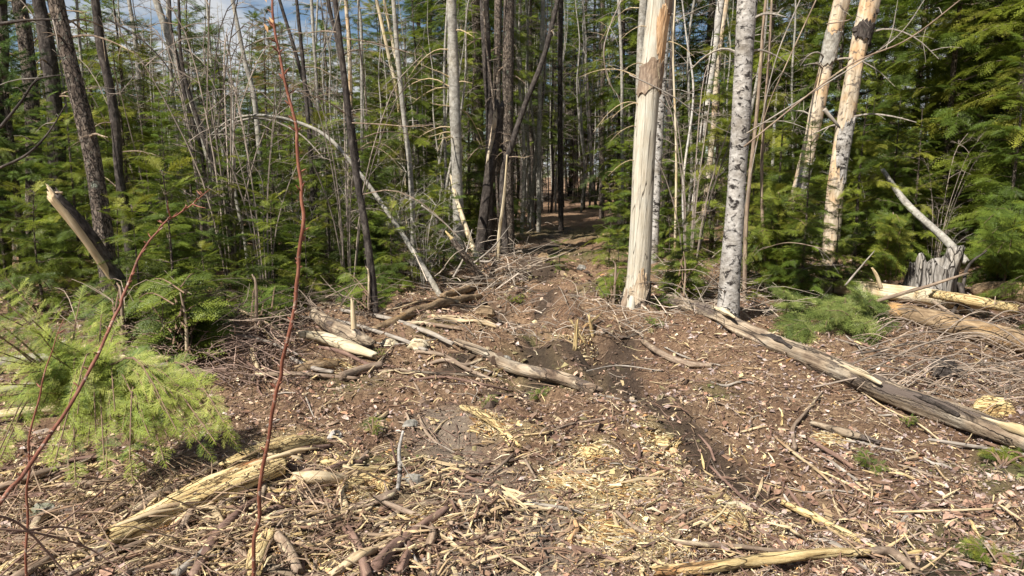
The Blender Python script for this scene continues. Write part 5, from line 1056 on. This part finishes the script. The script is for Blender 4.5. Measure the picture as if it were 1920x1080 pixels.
STK = [([(335, 990), (400, 940), (480, 895), (560, 855), (620, 845)], [.010, .013, .014, .012], 'redstick', 'long dark branch lying along the upper edge of the split log'),
       ([(170, 1060), (240, 985), (300, 940), (370, 905), (410, 880)], [.018, .020, .018, .015], 'stick', 'brown branch left of the split log running away'),
       ([(150, 1010), (230, 955), (330, 925), (400, 890)], [.010, .012, .010], 'stick', 'thin brown branch further left of the split log'),
       ([(110, 920), (170, 915), (235, 905)], [.014, .016, .014], 'stick', 'smooth brown branch under the hemlock drip line'),
       ([(360, 1100), (400, 1030), (440, 985), (480, 950), (520, 938)], [.020, .024, .020, .014], 'redstick', 'thick orange-brown branch curving below the split log'),
       ([(330, 1090), (380, 1050), (420, 1000)], [.016, .016, .010], 'greystick', 'grey flaking branch left of the orange-brown branch'),
       ([(705, 1085), (740, 1040), (790, 1000), (838, 962)], [.026, .024, .020, .014], 'redstick', 'dark stout branch with pale torn end at the bottom centre'),
       ([(650, 1000), (672, 1040), (690, 1100)], [.018, .020, .020], 'redstick', 'red-brown curved branch left of the stout bottom branch'),
       ([(700, 1000), (770, 960), (840, 950)], [.010, .012, .008], 'stick', 'thin brown branch behind the stout bottom branch'),
       ([(640, 905), (670, 880), (690, 855)], [.014, .014, .010], 'stick', 'brown branch stub rising from the rotten slab'),
       ([(600, 900), (640, 880), (680, 875)], [.012, .014, .010], 'redstick', 'dark stub behind the rotten slab'),
       ([(770, 925), (820, 905), (850, 895)], [.008, .010, .007], 'palestick', 'pale peeled stick right of the upright birch twig foot'),
       ([(792, 945), (838, 932)], [.008, .007], 'palestick', 'short creamy stick below the peeled one'),
       ([(700, 945), (740, 960), (800, 985)], [.012, .014, .012], 'stick', 'brown branch crossing left of the stout bottom branch'),
       ([(862, 948), (878, 985)], [.010, .008], 'palestick', 'short upright pale chip right of the stout bottom branch'),
       ([(865, 772), (900, 785), (935, 810), (975, 845)], [.018, .024, .022, .010], 'rotten', 'shredded yellow wood strip in the middle of the clearing'),
       ([(880, 778), (925, 800), (955, 842)], [.010, .012, .006], 'rotten', 'thinner yellow strip beside the shredded one'),
       ([(1155, 968), (1200, 1005), (1280, 1028), (1380, 1035), (1480, 1045)], [.008, .010, .011, .010, .008], 'stick', 'long thin dark branch curving across the bottom right of centre'),
       ([(1225, 1085), (1330, 1078), (1430, 1065), (1540, 1052), (1630, 1048)], [.018, .022, .024, .022, .016], 'rotten', 'orange-brown branch lying along the bottom edge'),
       ([(1630, 1048), (1670, 1048), (1720, 1085)], [.018, .020, .016], 'stick', 'bent end piece joined right of the bottom edge branch'),
       ([(1465, 950), (1520, 978), (1580, 1010), (1645, 1045)], [.014, .020, .020, .014], 'rotten', 'yellow-green mossy branch running down to the bottom edge branch'),
       ([(1455, 828), (1490, 858), (1530, 888), (1560, 915)], [.006, .009, .008, .005], 'palestick', 'pale slanting stick above the muddy rut'),
       ([(1330, 880), (1380, 930), (1430, 975)], [.007, .010, .008], 'redstick', 'brown stick slanting along the left side of the rut'),
       ([(1430, 960), (1480, 1000), (1510, 1020)], [.006, .007, .005], 'palestick', 'cream stick left of the mossy branch'),
       ([(1360, 940), (1390, 985), (1400, 1005)], [.016, .018, .01], 'rotten', 'broad orange rotten slab right of the bottom centre'),
       ([(1520, 800), (1580, 820), (1650, 838)], [.012, .026, .012], 'log', 'flat weathered bark slab below the long log'),
       ([(1490, 850), (1487, 810), (1510, 780), (1545, 735)], [.012, .013, .010, .006], 'stick', 'crooked brown branch standing up the slope to the long log'),
       ([(1515, 830), (1570, 865), (1600, 885)], [.011, .013, .010], 'redstick', 'short mauve-brown stick below the bark slab'),
       ([(1670, 968), (1760, 966), (1865, 962)], [.005, .006, .005], 'palestick', 'straight cream twig at the lower right'),
       ([(1650, 985), (1730, 950), (1840, 945)], [.004, .005, .003], 'stick', 'thin tan twig above the straight cream twig'),
       ([(1600, 730), (1660, 770), (1720, 800), (1760, 830)], [.005, .006, .005], 'palestick', 'thin bleached twig hanging in front of the long log'),
       ([(1740, 830), (1830, 845), (1930, 862)], [.008, .010, .009], 'greystick', 'grey twig below the long log at the right edge'),
       ([(1100, 700), (1160, 690), (1240, 700)], [.005, .006, .004], 'greystick', 'thin grey twig right of the middle log'),
       ([(1350, 690), (1290, 676), (1245, 655)], [.007, .008, .006], 'greystick', 'grey twig crossing the short bark-covered branch'),
       ([(985, 870), (1005, 905)], [.008, .006], 'stick', 'short brown stick in the dusty track'),
       ([(912, 900), (940, 880), (962, 858)], [.006, .008, .006], 'stick', 'slanting brown stick at the top of the dusty track'),
       ([(1250, 990), (1290, 965), (1335, 950)], [.006, .006, .004], 'stick', 'thin twig behind the orange rotten slab'),
       ([(640, 640), (740, 650), (820, 640)], [.006, .008, .005], 'greystick', 'pale twig across the bank behind the middle clearing'),
       ([(600, 572), (720, 585), (790, 568), (840, 562)], [.006, .008, .008, .005], 'palestick', 'bleached thin branch lying in front of the arched birch foot'),
       ([(690, 705), (735, 655), (792, 595)], [.006, .006, .004], 'palestick', 'thin pale stick propped diagonally over the bank')]
for k, (pts, r, mt, lab) in enumerate(STK): log(lab, pts, r, mt, .012, 10, 8*len(pts), seed=150+k, name='fallen_branch', cat='branch', jag=(.9, 1.3), wob=.12, rough=.05)
def shred_pile(px, py, rad, n, yaw, label, seed, L=(.02, .075), pal=PALE_PAL):
    rg = np.random.default_rng(seed); S = Soup(); g = gp(px, py)
    for k in range(n):
        ox, oy = rg.normal(0, rad*.5, 2); q = np.array([g[0]+ox, g[1]+oy, 0]); q[2] = gz(q[0], q[1])+.004+max(0, .035-.03*math.hypot(ox, oy)/rad)*rg.random()
        a = yaw+rg.normal(0, .45); l = rg.uniform(*L); w = rg.uniform(.0012, .0042); d = np.array([math.cos(a), math.sin(a), rg.normal(0, .25)]); sd_ = np.array([-d[1], d[0], rg.normal(0, .3)])
        V = np.array([q-d*l*.5-sd_*w, q-d*l*.5+sd_*w, q+np.array([0, 0, .003+w])-sd_*w, q+np.array([0, 0, .003])+sd_*w*1.2, q+d*l*.5, q+np.array([0, 0, -w])])
        S.add(V, [[0, 2, 3, 1]], [[2, 4, 3], [0, 5, 2], [2, 5, 4], [1, 3, 5], [3, 4, 5]], c=np.array(pal[rg.integers(len(pal))])*rg.uniform(.7, 1.15))
    tag(obj('shredded_wood', S.mesh('shredded_wood', M['litter'])), label, 'shredded wood', kind='stuff')
for k, (px, py, rad, n, yaw, lab) in enumerate([(1075, 915, .16, 320, -.7, 'yellow shredded wood left of centre of the foreground'), (1140, 1012, .15, 360, -.5, 'bright yellow shredded wood near the bottom centre'), (1112, 858, .11, 260, .3, 'orange-yellow shreds around the bright crumbling block'),
        (1240, 832, .13, 240, .5, 'orange shreds at the right crumbling chunk'), (920, 800, .12, 220, -.9, 'yellow shreds along the torn strip in mid clearing'), (505, 1030, .12, 300, 1.2, 'yellow shredded wood beside the tall red stem foot'), (610, 1050, .13, 300, .9, 'brownish yellow shreds right of the tall red stem foot'),
        (640, 960, .18, 340, .3, 'shredded roots and yellow wood below the rotten slab'), (500, 870, .12, 240, .4, 'rusty shreds on top of the rough rotten log'), (300, 1010, .16, 260, .6, 'pale shreds beside the split log'), (1360, 970, .13, 220, -.7, 'tan shreds over the orange rotten slab'), (1190, 920, .16, 240, .1, 'scattered cream shreds right of centre'),
        (1090, 640, .16, 160, 1.3, 'yellow shreds at the foot of the shattered stub'), (650, 690, .16, 160, -.5, 'pale shreds among the short logs'), (1560, 830, .14, 180, -.6, 'tan shreds on the bark slab below the long log'), (790, 985, .14, 200, .5, 'yellow shreds around the stout bottom branch')]):
    shred_pile(px, py, rad, n, yaw, lab, 700+k)
HV = [([(475, 1085), (492, 1040), (512, 1008)], [.030, .036, .030], 'rotten', 'broad yellow rotten post end at the bottom right of the red stem'), ([(560, 1085), (540, 1045), (520, 1012)], [.020, .026, .020], 'stick', 'brown barky half beside the yellow rotten post end'),
      ([(205, 985), (250, 1010), (302, 1042)], [.010, .016, .012], 'palestick', 'yellowish slat crossing left of the split log'), ([(186, 1030), (218, 1008)], [.016, .018], 'palestick', 'pale cut end at the lower left of the split log'), ([(705, 992), (735, 1006), (760, 1014)], [.008, .012, .007], 'palestick', 'pale splinter left of the stout bottom branch top'),
      ([(825, 1010), (850, 1030), (888, 1055)], [.008, .010, .005], 'palestick', 'pale splinter right of the stout bottom branch'), ([(876, 1075), (905, 1060), (942, 1050)], [.008, .010, .007], 'palestick', 'cream stick near the bottom right of the stout branch'), ([(805, 1032), (812, 1012), (808, 995)], [.014, .016, .013], 'stick', 'short brown stub standing by the stout bottom branch'),
      ([(1068, 1022), (1080, 1003), (1078, 985)], [.010, .014, .008], 'orange', 'orange-brown chip above the bottom edge at centre'), ([(1205, 962), (1225, 950), (1244, 938)], [.006, .008, .004], 'rotten', 'yellow V-shaped chip right of centre foreground'), ([(750, 1085), (764, 1050), (768, 1030)], [.016, .018, .014], 'redstick', 'dark red root end at the bottom left of centre'),
      ([(230, 1090), (290, 1060), (345, 1040)], [.012, .014, .010], 'stick', 'brown stick at the bottom under the split log'), ([(60, 1010), (75, 985), (110, 965)], [.018, .022, .016], 'stick', 'curled brown root in the lower left corner'), ([(100, 1000), (160, 975), (215, 960)], [.012, .013, .010], 'redstick', 'dark stick right of the curled root'),
      ([(1030, 815), (1075, 800), (1130, 790)], [.006, .008, .005], 'stick', 'brown stick above the bright crumbling block'), ([(1340, 870), (1330, 845), (1310, 820)], [.007, .008, .005], 'redstick', 'reddish stick beside the top of the mud rut'), ([(560, 955), (610, 948), (660, 960)], [.010, .012, .010], 'redstick', 'reddish root lying under the yellow slab'), ([(570, 1000), (600, 975), (640, 985)], [.008, .010, .007], 'stick', 'brown root loop in the shredded roots')]
for k, (pts, r, mt, lab) in enumerate(HV): log(lab, pts, r, mt, .008, 12, 9*len(pts), seed=850+k, name='fallen_branch', cat='branch', jag=(1, 1.4), wob=.14, rough=.08)
# upright birch twig
g = gp(745, 925)
root = thing('birch_twig', 'small white birch twig standing upright in the debris', 'twig', tuple(g)); tube_obj('stem', [g, at(750, 880, g[1]), at(748, 845, g[1]+.02), at(756, 808, g[1]+.03)], [.011, .010, .009, .006], M['birch2'], 8, root, n=16, seed=5)
tube_obj('side_twig', [at(750, 862, g[1]+.01), at(760, 880, g[1]-.02), at(772, 900, g[1]-.03)], [.004, .003, .002], M['greystick'], 5, root, n=6, seed=6); tube_obj('side_twig', [at(744, 870, g[1]+.01), at(738, 850, g[1]), at(733, 828, g[1])], [.006, .006, .004], M['redstick'], 6, root, n=6, seed=7)
# birch and wood chunks, stones
def chunk(px, py, s, mat, label, seed, name='wood_chunk', cat='chunk', sq=(1, .8, .6), group=None):
    g = gp(px, py); rg = np.random.default_rng(seed); P = [g+np.array([-s*sq[0], 0, s*.2]), g+np.array([-s*.4*sq[0], 0, s*.35]), g+np.array([s*.5*sq[0], rg.normal(0, s*.2), s*.35]), g+np.array([s*sq[0], rg.normal(0, s*.3), s*.15])]
    limb_thing(name, label, cat, P, [s*.35, s*sq[1], s*sq[1]*.9, s*.3], mat, 12, n=12, seed=seed, wob=.18, rough=.12, smooth=False, jag=(1, 1))
chunk(628, 822, .035, 'birch2', 'cut white birch chunk lying left of the bright moss tuft', 201); chunk(1112, 856, .055, 'rotten', 'bright yellow block of crumbling wood right of centre', 202)
chunk(1240, 836, .05, 'rotten', 'orange crumbling chunk on the right of the yellow block', 203); chunk(1262, 850, .03, 'orange', 'small orange chip pile beside the orange crumbling chunk', 204)
chunk(775, 905, .045, 'rock', 'grey lichen-covered lump beside the upright birch twig', 205, 'mossy_lump', 'lump'); chunk(770, 800, .04, 'rock', 'grey stone above the upright birch twig', 206, 'stone', 'stone')
chunk(1020, 486, .10, 'brownlog', 'flat brown stone on the far side of the trail', 207, 'stone', 'stone'); chunk(1090, 505, .07, 'rock', 'rounded stone on the sunny rise of the trail', 208, 'stone', 'stone')
chunk(730, 650, .07, 'palelog', 'pale lump of wood at the end of the short logs', 209); chunk(785, 652, .08, 'palelog', 'pale flat wood lump below the pale branches', 210); chunk(910, 590, .09, 'brownlog', 'tan mossy clod beside the dark pit', 211)
chunk(1860, 775, .11, 'rotten', 'yellow rotten chunk behind the long log near the right edge', 212); chunk(945, 680, .06, 'rock', 'lichened lump on the knee of the middle log', 213, 'mossy_lump', 'lump'); chunk(80, 965, .05, 'rock', 'grey stone in the lower left debris', 214, 'stone', 'stone'); chunk(140, 950, .05, 'brownlog', 'brown curled root knob in the lower left debris', 215, 'root_knob', 'root'); chunk(1195, 470, .16, 'log', 'stump-like brown piece behind the white dead trunk', 216)
chunk(1790, 552, .09, 'dark', 'black charred-looking knot on the logs right of the stump', 217); chunk(1770, 700, .1, 'dark', 'dark hollow lump in the brush pile', 218)
# brush pile at right
rgb = np.random.default_rng(55)
BR = [([(1655, 700, 6.6), (1720, 645, 6.7), (1800, 620, 6.9), (1850, 625, 7)], .016, 'greystick', 'arched grey dead branch over the dark hollow of the brush pile'),
      ([(1610, 575, 7.3), (1700, 548, 7.2), (1760, 530, 7.2), (1815, 512, 7.2)], .020, 'stick', 'long brown branch crossing in front of the stump to the broken knot'),
      ([(1750, 565, 6.9), (1830, 620, 6.5), (1900, 668, 6.1), (1960, 705, 5.9)], .016, 'stick', 'dark straight branch slanting down right across the brush pile'),
      ([(1785, 640, 6.5), (1830, 672, 6.2), (1880, 712, 5.9), (1900, 735, 5.8)], .030, 'spruce', 'stout broken branch pointing down right in the brush pile'),
      ([(1655, 690, 6.3), (1760, 672, 6.2), (1850, 670, 6.2)], .012, 'greystick', 'low pale bow in the brush pile'),
      ([(1640, 745, 5.6), (1700, 705, 5.8), (1800, 690, 5.9), (1880, 695, 6)], .013, 'greystick', 'front pale curved branch of the brush pile'),
      ([(1650, 735, 5.5), (1760, 735, 5.5), (1880, 748, 5.4), (1940, 750, 5.4)], .008, 'palestick', 'thin level straw-coloured stick at the front of the brush pile'),
      ([(1770, 610, 7), (1800, 560, 7.1), (1815, 500, 7.3), (1850, 470, 7.4)], .018, 'dark', 'dark upturned root arm at the right of the stump'),
      ([(1800, 530, 7.1), (1810, 570, 7.0), (1825, 585, 6.9)], .026, 'dark', 'dark broken knot hanging on the crossing branch'),
      ([(1585, 535, 7.9), (1610, 505, 7.9), (1640, 470, 8)], .011, 'greystick', 'grey stick slanting up between peeling trunk and stump'),
      ([(1652, 540, 8.0), (1643, 515, 8.0), (1635, 502, 8.0)], .022, 'palestick', 'short cream stub standing behind the level pale log')]
for k, (pts, r, mt, lab) in enumerate(BR): limb_thing('dead_branch', lab, 'branch', [at(*p) for p in pts], [r, r*.95, r*.8, r*.45], mt, 9, n=24, seed=170+k, wob=.1, jag=(.6, .8))
S = Soup()
for k in range(250):
    px, py = rgb.uniform(1640, 1990), rgb.uniform(590, 770); g = gp(px, py)
    if g[1] > 8.6: continue
    a = rgb.normal(.2, .6)+(math.pi if rgb.random() < .5 else 0); L = rgb.uniform(.15, .7); h = rgb.uniform(.0, .28)*rgb.random()
    d = np.array([math.cos(a), math.sin(a)*.6, rgb.normal(0, .15)])
    p0 = g+np.array([0, 0, .01+h]); p1 = p0+d*L*.5+np.array([0, 0, rgb.uniform(0, .10)]); p2 = p0+d*L; p2[2] = max(p2[2]-.05, gz(p2[0], p2[1])+.01)
    S.limb([p0, p1, p2], rgb.uniform(.002, .006), .0015, 3, 6, c=np.array([.25, .19, .14])*rgb.uniform(.3, 1.9))
o = obj('brush_tangle', S.mesh('brush_tangle', M['twig'])); tag(o, 'tangle of thin dead twigs filling the brush pile under the logs at right', 'twigs', kind='stuff')
S = Soup()
for k in range(55):
    px, py = rgb.uniform(1640, 1980), rgb.uniform(600, 760); g = gp(px, py)
    if g[1] > 8.4: continue
    a = rgb.choice([.15, -.5, 2.6])+rgb.normal(0, .3); L = rgb.uniform(.5, 1.3); h = rgb.uniform(.03, .30); d = np.array([math.cos(a), math.sin(a)*.7, 0])
    p0 = g-d*L*.5; p0[2] = gz(p0[0], p0[1])+.02; p2 = g+d*L*.5; p2[2] = max(gz(p2[0], p2[1])+.02, g[2]+h*.5); p1 = g+np.array([0, 0, h])
    S.limb([p0, p1, p2], rgb.uniform(.004, .011), .002, 6, 10, c=np.array([.20, .16, .125])*rgb.uniform(.4, 1.9), seed=k, wob=.1)
o = obj('brush_branches', S.mesh('brush_branches', M['twig'], True)); tag(o, 'crooked dead branches heaped over dark hollows in the brush pile at right', 'branches', kind='stuff')
# twig tangles: foot of the dark trunks, left thicket floor, bottom-left debris
def tangle(label, box, n, L, rr_, h, seed, c=(.34, .28, .22)):
    rg = np.random.default_rng(seed); S = Soup()
    for k in range(n):
        g = gp(rg.uniform(box[0], box[2]), rg.uniform(box[1], box[3])); a = rg.uniform(0, 6.28); l = rg.uniform(*L); d = np.array([math.cos(a), math.sin(a), rg.uniform(-.1, .5)])
        p0 = g+np.array([0, 0, .01+h*rg.random()**2]); p2 = p0+d*l; p2[2] = max(p2[2], gz(p2[0], p2[1])+.01); p1 = (p0+p2)/2+rg.normal(0, .1, 3)*l+np.array([0, 0, .06*l])
        S.limb([p0, p1, p2], rg.uniform(*rr_), rr_[0]*.5, 3, 6, c=np.array(c)*rg.uniform(.35, 1.7))
    o = obj('twig_tangle', S.mesh('twig_tangle', M['twig'])); tag(o, label, 'twigs', kind='stuff')
tangle('thin dead twigs heaped at the foot of the dark twin trunks', (800, 460, 1000, 560), 260, (.2, .9), (.004, .009), .3, 1)
tangle('dead twigs strewn under the left thicket', (0, 560, 700, 640), 330, (.2, .8), (.0025, .007), .22, 2, (.19, .145, .11))
tangle('thin roots and sticks tangled in the lower left debris', (0, 900, 700, 1080), 420, (.08, .42), (.0012, .005), .07, 3, (.27, .19, .125))
tangle('reddish brushy twigs behind the hemlock sapling', (250, 640, 560, 730), 380, (.12, .5), (.002, .006), .16, 4, (.26, .18, .14))
tangle('dead twigs under the birches at right', (1240, 500, 1480, 600), 300, (.2, .8), (.003, .008), .25, 5)
tangle('twigs lying along the edges of the trail', (860, 560, 1250, 640), 160, (.1, .5), (.003, .007), .05, 6)
# long thin bare branches crossing the view at right and the hanging curved ones by the white trunk
LB = [([(1395, 275, 5.6), (1580, 130, 5.6), (1700, 75, 5.6), (1800, 0, 5.6), (1850, -40, 5.6)], .007, 'long thin bare branch rising right across the peeling trunks'),
      ([(1400, 250, 5.8), (1560, 150, 5.8), (1680, 70, 5.8), (1740, -10, 5.8)], .006, 'companion thin branch above the long rising one'),
      ([(1660, 95, 5.6), (1675, 50, 5.6), (1684, -5, 5.6)], .003, 'fine side twig hanging from the long rising branch'),
      ([(1560, 470, 5.4), (1480, 455, 5.5), (1420, 470, 5.8)], .004, 'thin curved twig right of the spotted birch foot'),
      ([(1180, 140, 6.2), (1260, 180, 6.2), (1330, 230, 6.2), (1370, 250, 6.2)], .006, 'thin twig crossing right from the white dead trunk'),
      ([(1165, 0, 7.0), (1140, 60, 7.0), (1132, 110, 7.0), (1155, 185, 7.0)], .006, 'hanging curved dead twig left of the white dead trunk'),
      ([(1150, 30, 7.0), (1133, 90, 7.0), (1140, 150, 7.0), (1168, 190, 7.0)], .005, 'second hanging curved twig left of the white dead trunk'),
      ([(0, 45, 5.2), (50, 38, 5.2), (112, 36, 5.2)], .013, 'bare limb reaching left from the large left trunk top'),
      ([(0, 240, 4.8), (40, 190, 4.8), (70, 150, 4.8), (118, 140, 4.8)], .010, 'curved bare limb at the left below the pine foliage'),
      ([(0, 315, 4.6), (50, 290, 4.6), (90, 250, 4.6), (124, 195, 4.6)], .009, 'lower curved bare limb at the left'),
      ([(200, 35, 7.5), (260, 70, 7.5), (310, 120, 7.5), (345, 180, 7.5)], .010, 'dark bare branch bowing across the sky left'),
      ([(640, 0, 7), (620, 70, 7), (590, 120, 7)], .005, 'thin twig against the clouds right of the red stem'),
      ([(1530, 0, 6.5), (1470, 130, 6.5), (1440, 200, 6.5), (1400, 330, 6.5)], .006, 'tan whip leaning right of the spotted birch'),
      ([(1500, 0, 6.8), (1455, 110, 6.8), (1425, 240, 6.8), (1390, 420, 6.8)], .006, 'second tan whip beside the spotted birch'),
      ([(790, 385, 9), (830, 415, 9), (865, 450, 9)], .012, 'mossy thin branch above the broken pole'),
      ([(1550, 45, 9), (1590, 38, 9), (1605, 26, 9)], .008, 'dark twig bridging the two peeling trunks at the top'),
      ([(1545, 205, 9), (1562, 225, 9), (1575, 240, 9)], .03, 'broken scaly limb stuck between the peeling trunks')]
for k, (pts, r, lab) in enumerate(LB):
    P = [at(*p) for p in pts]; root = thing('bare_branch', lab, 'branch', tuple(P[0])); tube_obj('limb', P, [r, r*.8, r*.35], M['dark' if 7 <= k <= 10 else 'greystick' if k % 3 else 'stick'], 7, root, n=26, seed=180+k, wob=.05)
    rg = np.random.default_rng(k); Q = resample(P, 30)
    for j in range(3 if r < .02 else 0):
        q = Q[rg.integers(5, 28)]; d = rg.normal(0, 1, 3); d /= np.linalg.norm(d); l = rg.uniform(.1, .35); tube_obj('twig', [q, q+d*l*.5, q+d*l+np.array([0, 0, -.05])], [r*.4, r*.3, r*.15], M['greystick'], 4, root, n=6, seed=j)

# ------------------------------------------------------------------ loose sticks and chips, each its own, labelled by look and place
def region(px, py):
    cols = [(240, 'at far left'), (480, 'at left'), (720, 'left of centre'), (960, 'just left of centre'), (1200, 'just right of centre'), (1440, 'right of centre'), (1680, 'at right'), (2000, 'at far right')]
    rows = [(640, 'in the clearing back'), (740, 'in the clearing middle'), (860, 'in the clearing front'), (960, 'in the near foreground'), (1100, 'at the bottom edge')]
    return next(t for m_, t in rows if py < m_)+' '+next(t for m_, t in cols if px < m_)
seen = set(); rgs = np.random.default_rng(909); made = 0
LOOK = {'stick': 'brown', 'redstick': 'reddish', 'palestick': 'pale peeled', 'greystick': 'bleached grey', 'rotten': 'yellow rotten'}
for k in range(900):
    if made >= 190: break
    px, py = rgs.uniform(20, 1900), rgs.uniform(610, 1070)
    if px < 480 and py < 880: continue
    if px < 700 and rgs.random() < .0: continue
    g = gp(px, py); mt = rgs.choice(list(LOOK)); L = rgs.choice([.09, .17, .32]); r = rgs.choice([.0045, .009]) * (.8 if L < .1 else 1); bend = rgs.choice([0, .07])
    kk = k; lab = f"{'thick' if r > .006 else 'thin'} {'bent' if bend else 'straight'} {LOOK[mt]} {'chip' if L < .1 else 'stick' if L < .3 else 'long stick'} {region(px, py)}"
    if lab in seen: continue
    seen.add(lab); a = rgs.uniform(0, 6.28); d = np.array([math.cos(a), math.sin(a), 0]); s_ = np.array([-d[1], d[0], 0]); P = []
    for t in (-1, -.3, .35, 1):
        q = g+d*L*.5*t+s_*bend*L*(1-t*t); q[2] = gz(q[0], q[1])+r*.8+.008; P.append(q)
    nm = 'wood_chip' if L < .1 else 'fallen_stick'
    limb_thing(nm, lab, 'wood chip' if L < .1 else 'stick', P, [r*.7, r*(1.4 if L < .1 else 1), r, r*.5], mt, 7, n=9, seed=1000+k, wob=.15, rough=.06, jag=(1, 1.5), smooth=False); made += 1

made = 0; rgz = np.random.default_rng(515)
for k in range(700):
    if made >= 74: break
    if made < 52: px, py = rgz.uniform(20, 720), rgz.uniform(870, 1075)
    else: px, py = rgz.uniform(430, 900), rgz.uniform(585, 720)
    g = gp(px, py); mt = rgz.choice(['stick', 'redstick', 'palestick', 'log', 'rotten']); L = rgz.uniform(.28, .62); r0 = rgz.choice([.011, .018]); a = rgz.normal(.75, .35) if rgz.random() < .65 else rgz.normal(-.5, .3)
    if made >= 52: a = rgz.normal(-.3, .5); L *= 1.5
    lab = f"{'stout' if r0 > .015 else 'slim'} {dict(LOOK, log='weathered streaky')[mt]} slash branch {'slanting up' if a > .1 else 'slanting down'} {region(px, py)}"
    if lab in seen: continue
    seen.add(lab); d = np.array([math.cos(a), math.sin(a), 0]); sd_ = np.array([-d[1], d[0], 0]); P = []; kn = rgz.normal(0, .035, 4); h0 = rgz.uniform(0, .035)
    for t, q_ in zip((-1, -.4, .3, 1), kn):
        q = g+d*L*.5*t+sd_*q_; q[2] = gz(q[0], q[1])+r0*.5+h0*(1-abs(t)*.6); P.append(q)
    o = limb_thing('slash_branch', lab, 'branch', P, [r0*.8, r0, r0*.95, r0*.6], mt, 11, n=26, seed=3000+k, wob=.16, rough=.09, jag=(1.2, 2.0))
    for j in range(2):
        q = P[1+j]; e = d*rgz.uniform(.2, .8)+sd_*rgz.choice([-1, 1])+np.array([0, 0, rgz.uniform(.2, .9)]); l = rgz.uniform(.03, .10); Mi = np.array(o.matrix_basis.inverted()); W_ = np.array([q, q+e*l*.6, q+e*l]); W_ = W_ @ Mi[:3, :3].T+Mi[:3, 3]; Q, rr = resample(W_, 5, [r0*.4, r0*.28, r0*.15]); V, F, T = tube(Q, rr, 5, jag=(0, 1.5), seed=j)
        obj('side_twig', mesh_np('side_twig', V, [F, T], M[mt]), o)
    made += 1
S = Soup(); rgd = np.random.default_rng(4040)
DP = np.array([(.22, .135, .09), (.30, .195, .125), (.15, .092, .065), (.42, .30, .17), (.55, .41, .22), (.34, .25, .18), (.64, .51, .30)])
for k in range(3600):
    if k % 2: px, py = rgd.uniform(0, 1000), rgd.uniform(880, 1079)
    else: px, py = rgd.uniform(0, 1915), rgd.uniform(620, 1079)
    if px < 430 and py < 850: continue
    g = gp_fast(px, py)
    if rgd.random() > float(np.clip(fbm(np.array([g[0]*2.0]), np.array([g[1]*2.0]), 3, 88)[0]*4-1.4, .06, 1)): continue
    L = np.clip(math.exp(rgd.normal(-2.2, .5)), .04, .45); r0 = rgd.uniform(.0018, .0062); a = rgd.uniform(0, 6.28) if rgd.random() < .6 else rgd.normal(.6, .4)
    d = np.array([math.cos(a), math.sin(a), 0]); sd_ = np.array([-d[1], d[0], 0])*rgd.normal(0, .03); lift = rgd.random()**2*.05; P = []
    for t in (-.5, 0, .5):
        q = g+d*L*t+sd_*L*(1-4*t*t)*2; q[2] = g[2]+r0+lift+rgd.normal(0, .012); P.append(q)
    Q, rr = resample(P, 4, [r0*.8, r0*1.1, r0*.5]); V, F, T = tube(Q, rr, 5, wob=.4, rough=.2, seed=k, jag=(2, 3)); S.add(V, F, T, c=DP[rgd.integers(7)]*rgd.uniform(.7, 1.2))
tag(obj('broken_sticks', S.mesh('broken_sticks', M['twig'])), 'countless short broken sticks and root pieces in the foreground debris', 'sticks', kind='stuff')
S = Soup()
for k in range(1500):                    # torn slabs of wood and bark, thick and uneven
    if rgd.random() < .5: px, py = rgd.uniform(0, 1100), rgd.uniform(860, 1079)
    else: px, py = rgd.uniform(560, 1915), rgd.uniform(640, 1079)
    g = gp_fast(px, py); L = rgd.uniform(.010, .038)*(1.7 if rgd.random() < .08 else 1); w = L*rgd.uniform(.12, .38); h = rgd.uniform(.002, .007)
    V = np.array([[-1, -1, 0], [-1.1, .9, 0], [.9, 1, 0], [1.2, -.6, 0], [-.9, -.7, 1], [-.8, .8, 1], [.7, .7, 1], [1.0, -.6, 1]])*[L, w, h]+rgd.normal(0, .18, (8, 3))*[L, w, h]
    F = [[0, 1, 2, 3][::-1], [4, 5, 6, 7][::-1], [0, 1, 5, 4], [1, 2, 6, 5], [2, 3, 7, 6], [3, 0, 4, 7]]
    a = rgd.uniform(0, 6.28); Rm = frame_xz(np.array([math.cos(a), math.sin(a), rgd.normal(0, .3)]), np.array([rgd.normal(0, .4), rgd.normal(0, .4), 1]))
    S.add(V @ Rm.T+g+np.array([0, 0, .006]), F, c=DP[rgd.choice(7, p=[.20, .22, .16, .16, .10, .10, .06])]*rgd.uniform(.7, 1.15))
tag(obj('wood_fragments', S.mesh('wood_fragments', M['twig'])), 'chunky torn fragments of bark and yellow wood strewn in the foreground', 'wood fragments', kind='stuff')

# remove prototypes that were never placed
for k, o in PROTO.items():
    if k not in USED:
        for ch in list(o.children): bpy.data.objects.remove(ch)
        bpy.data.objects.remove(o)
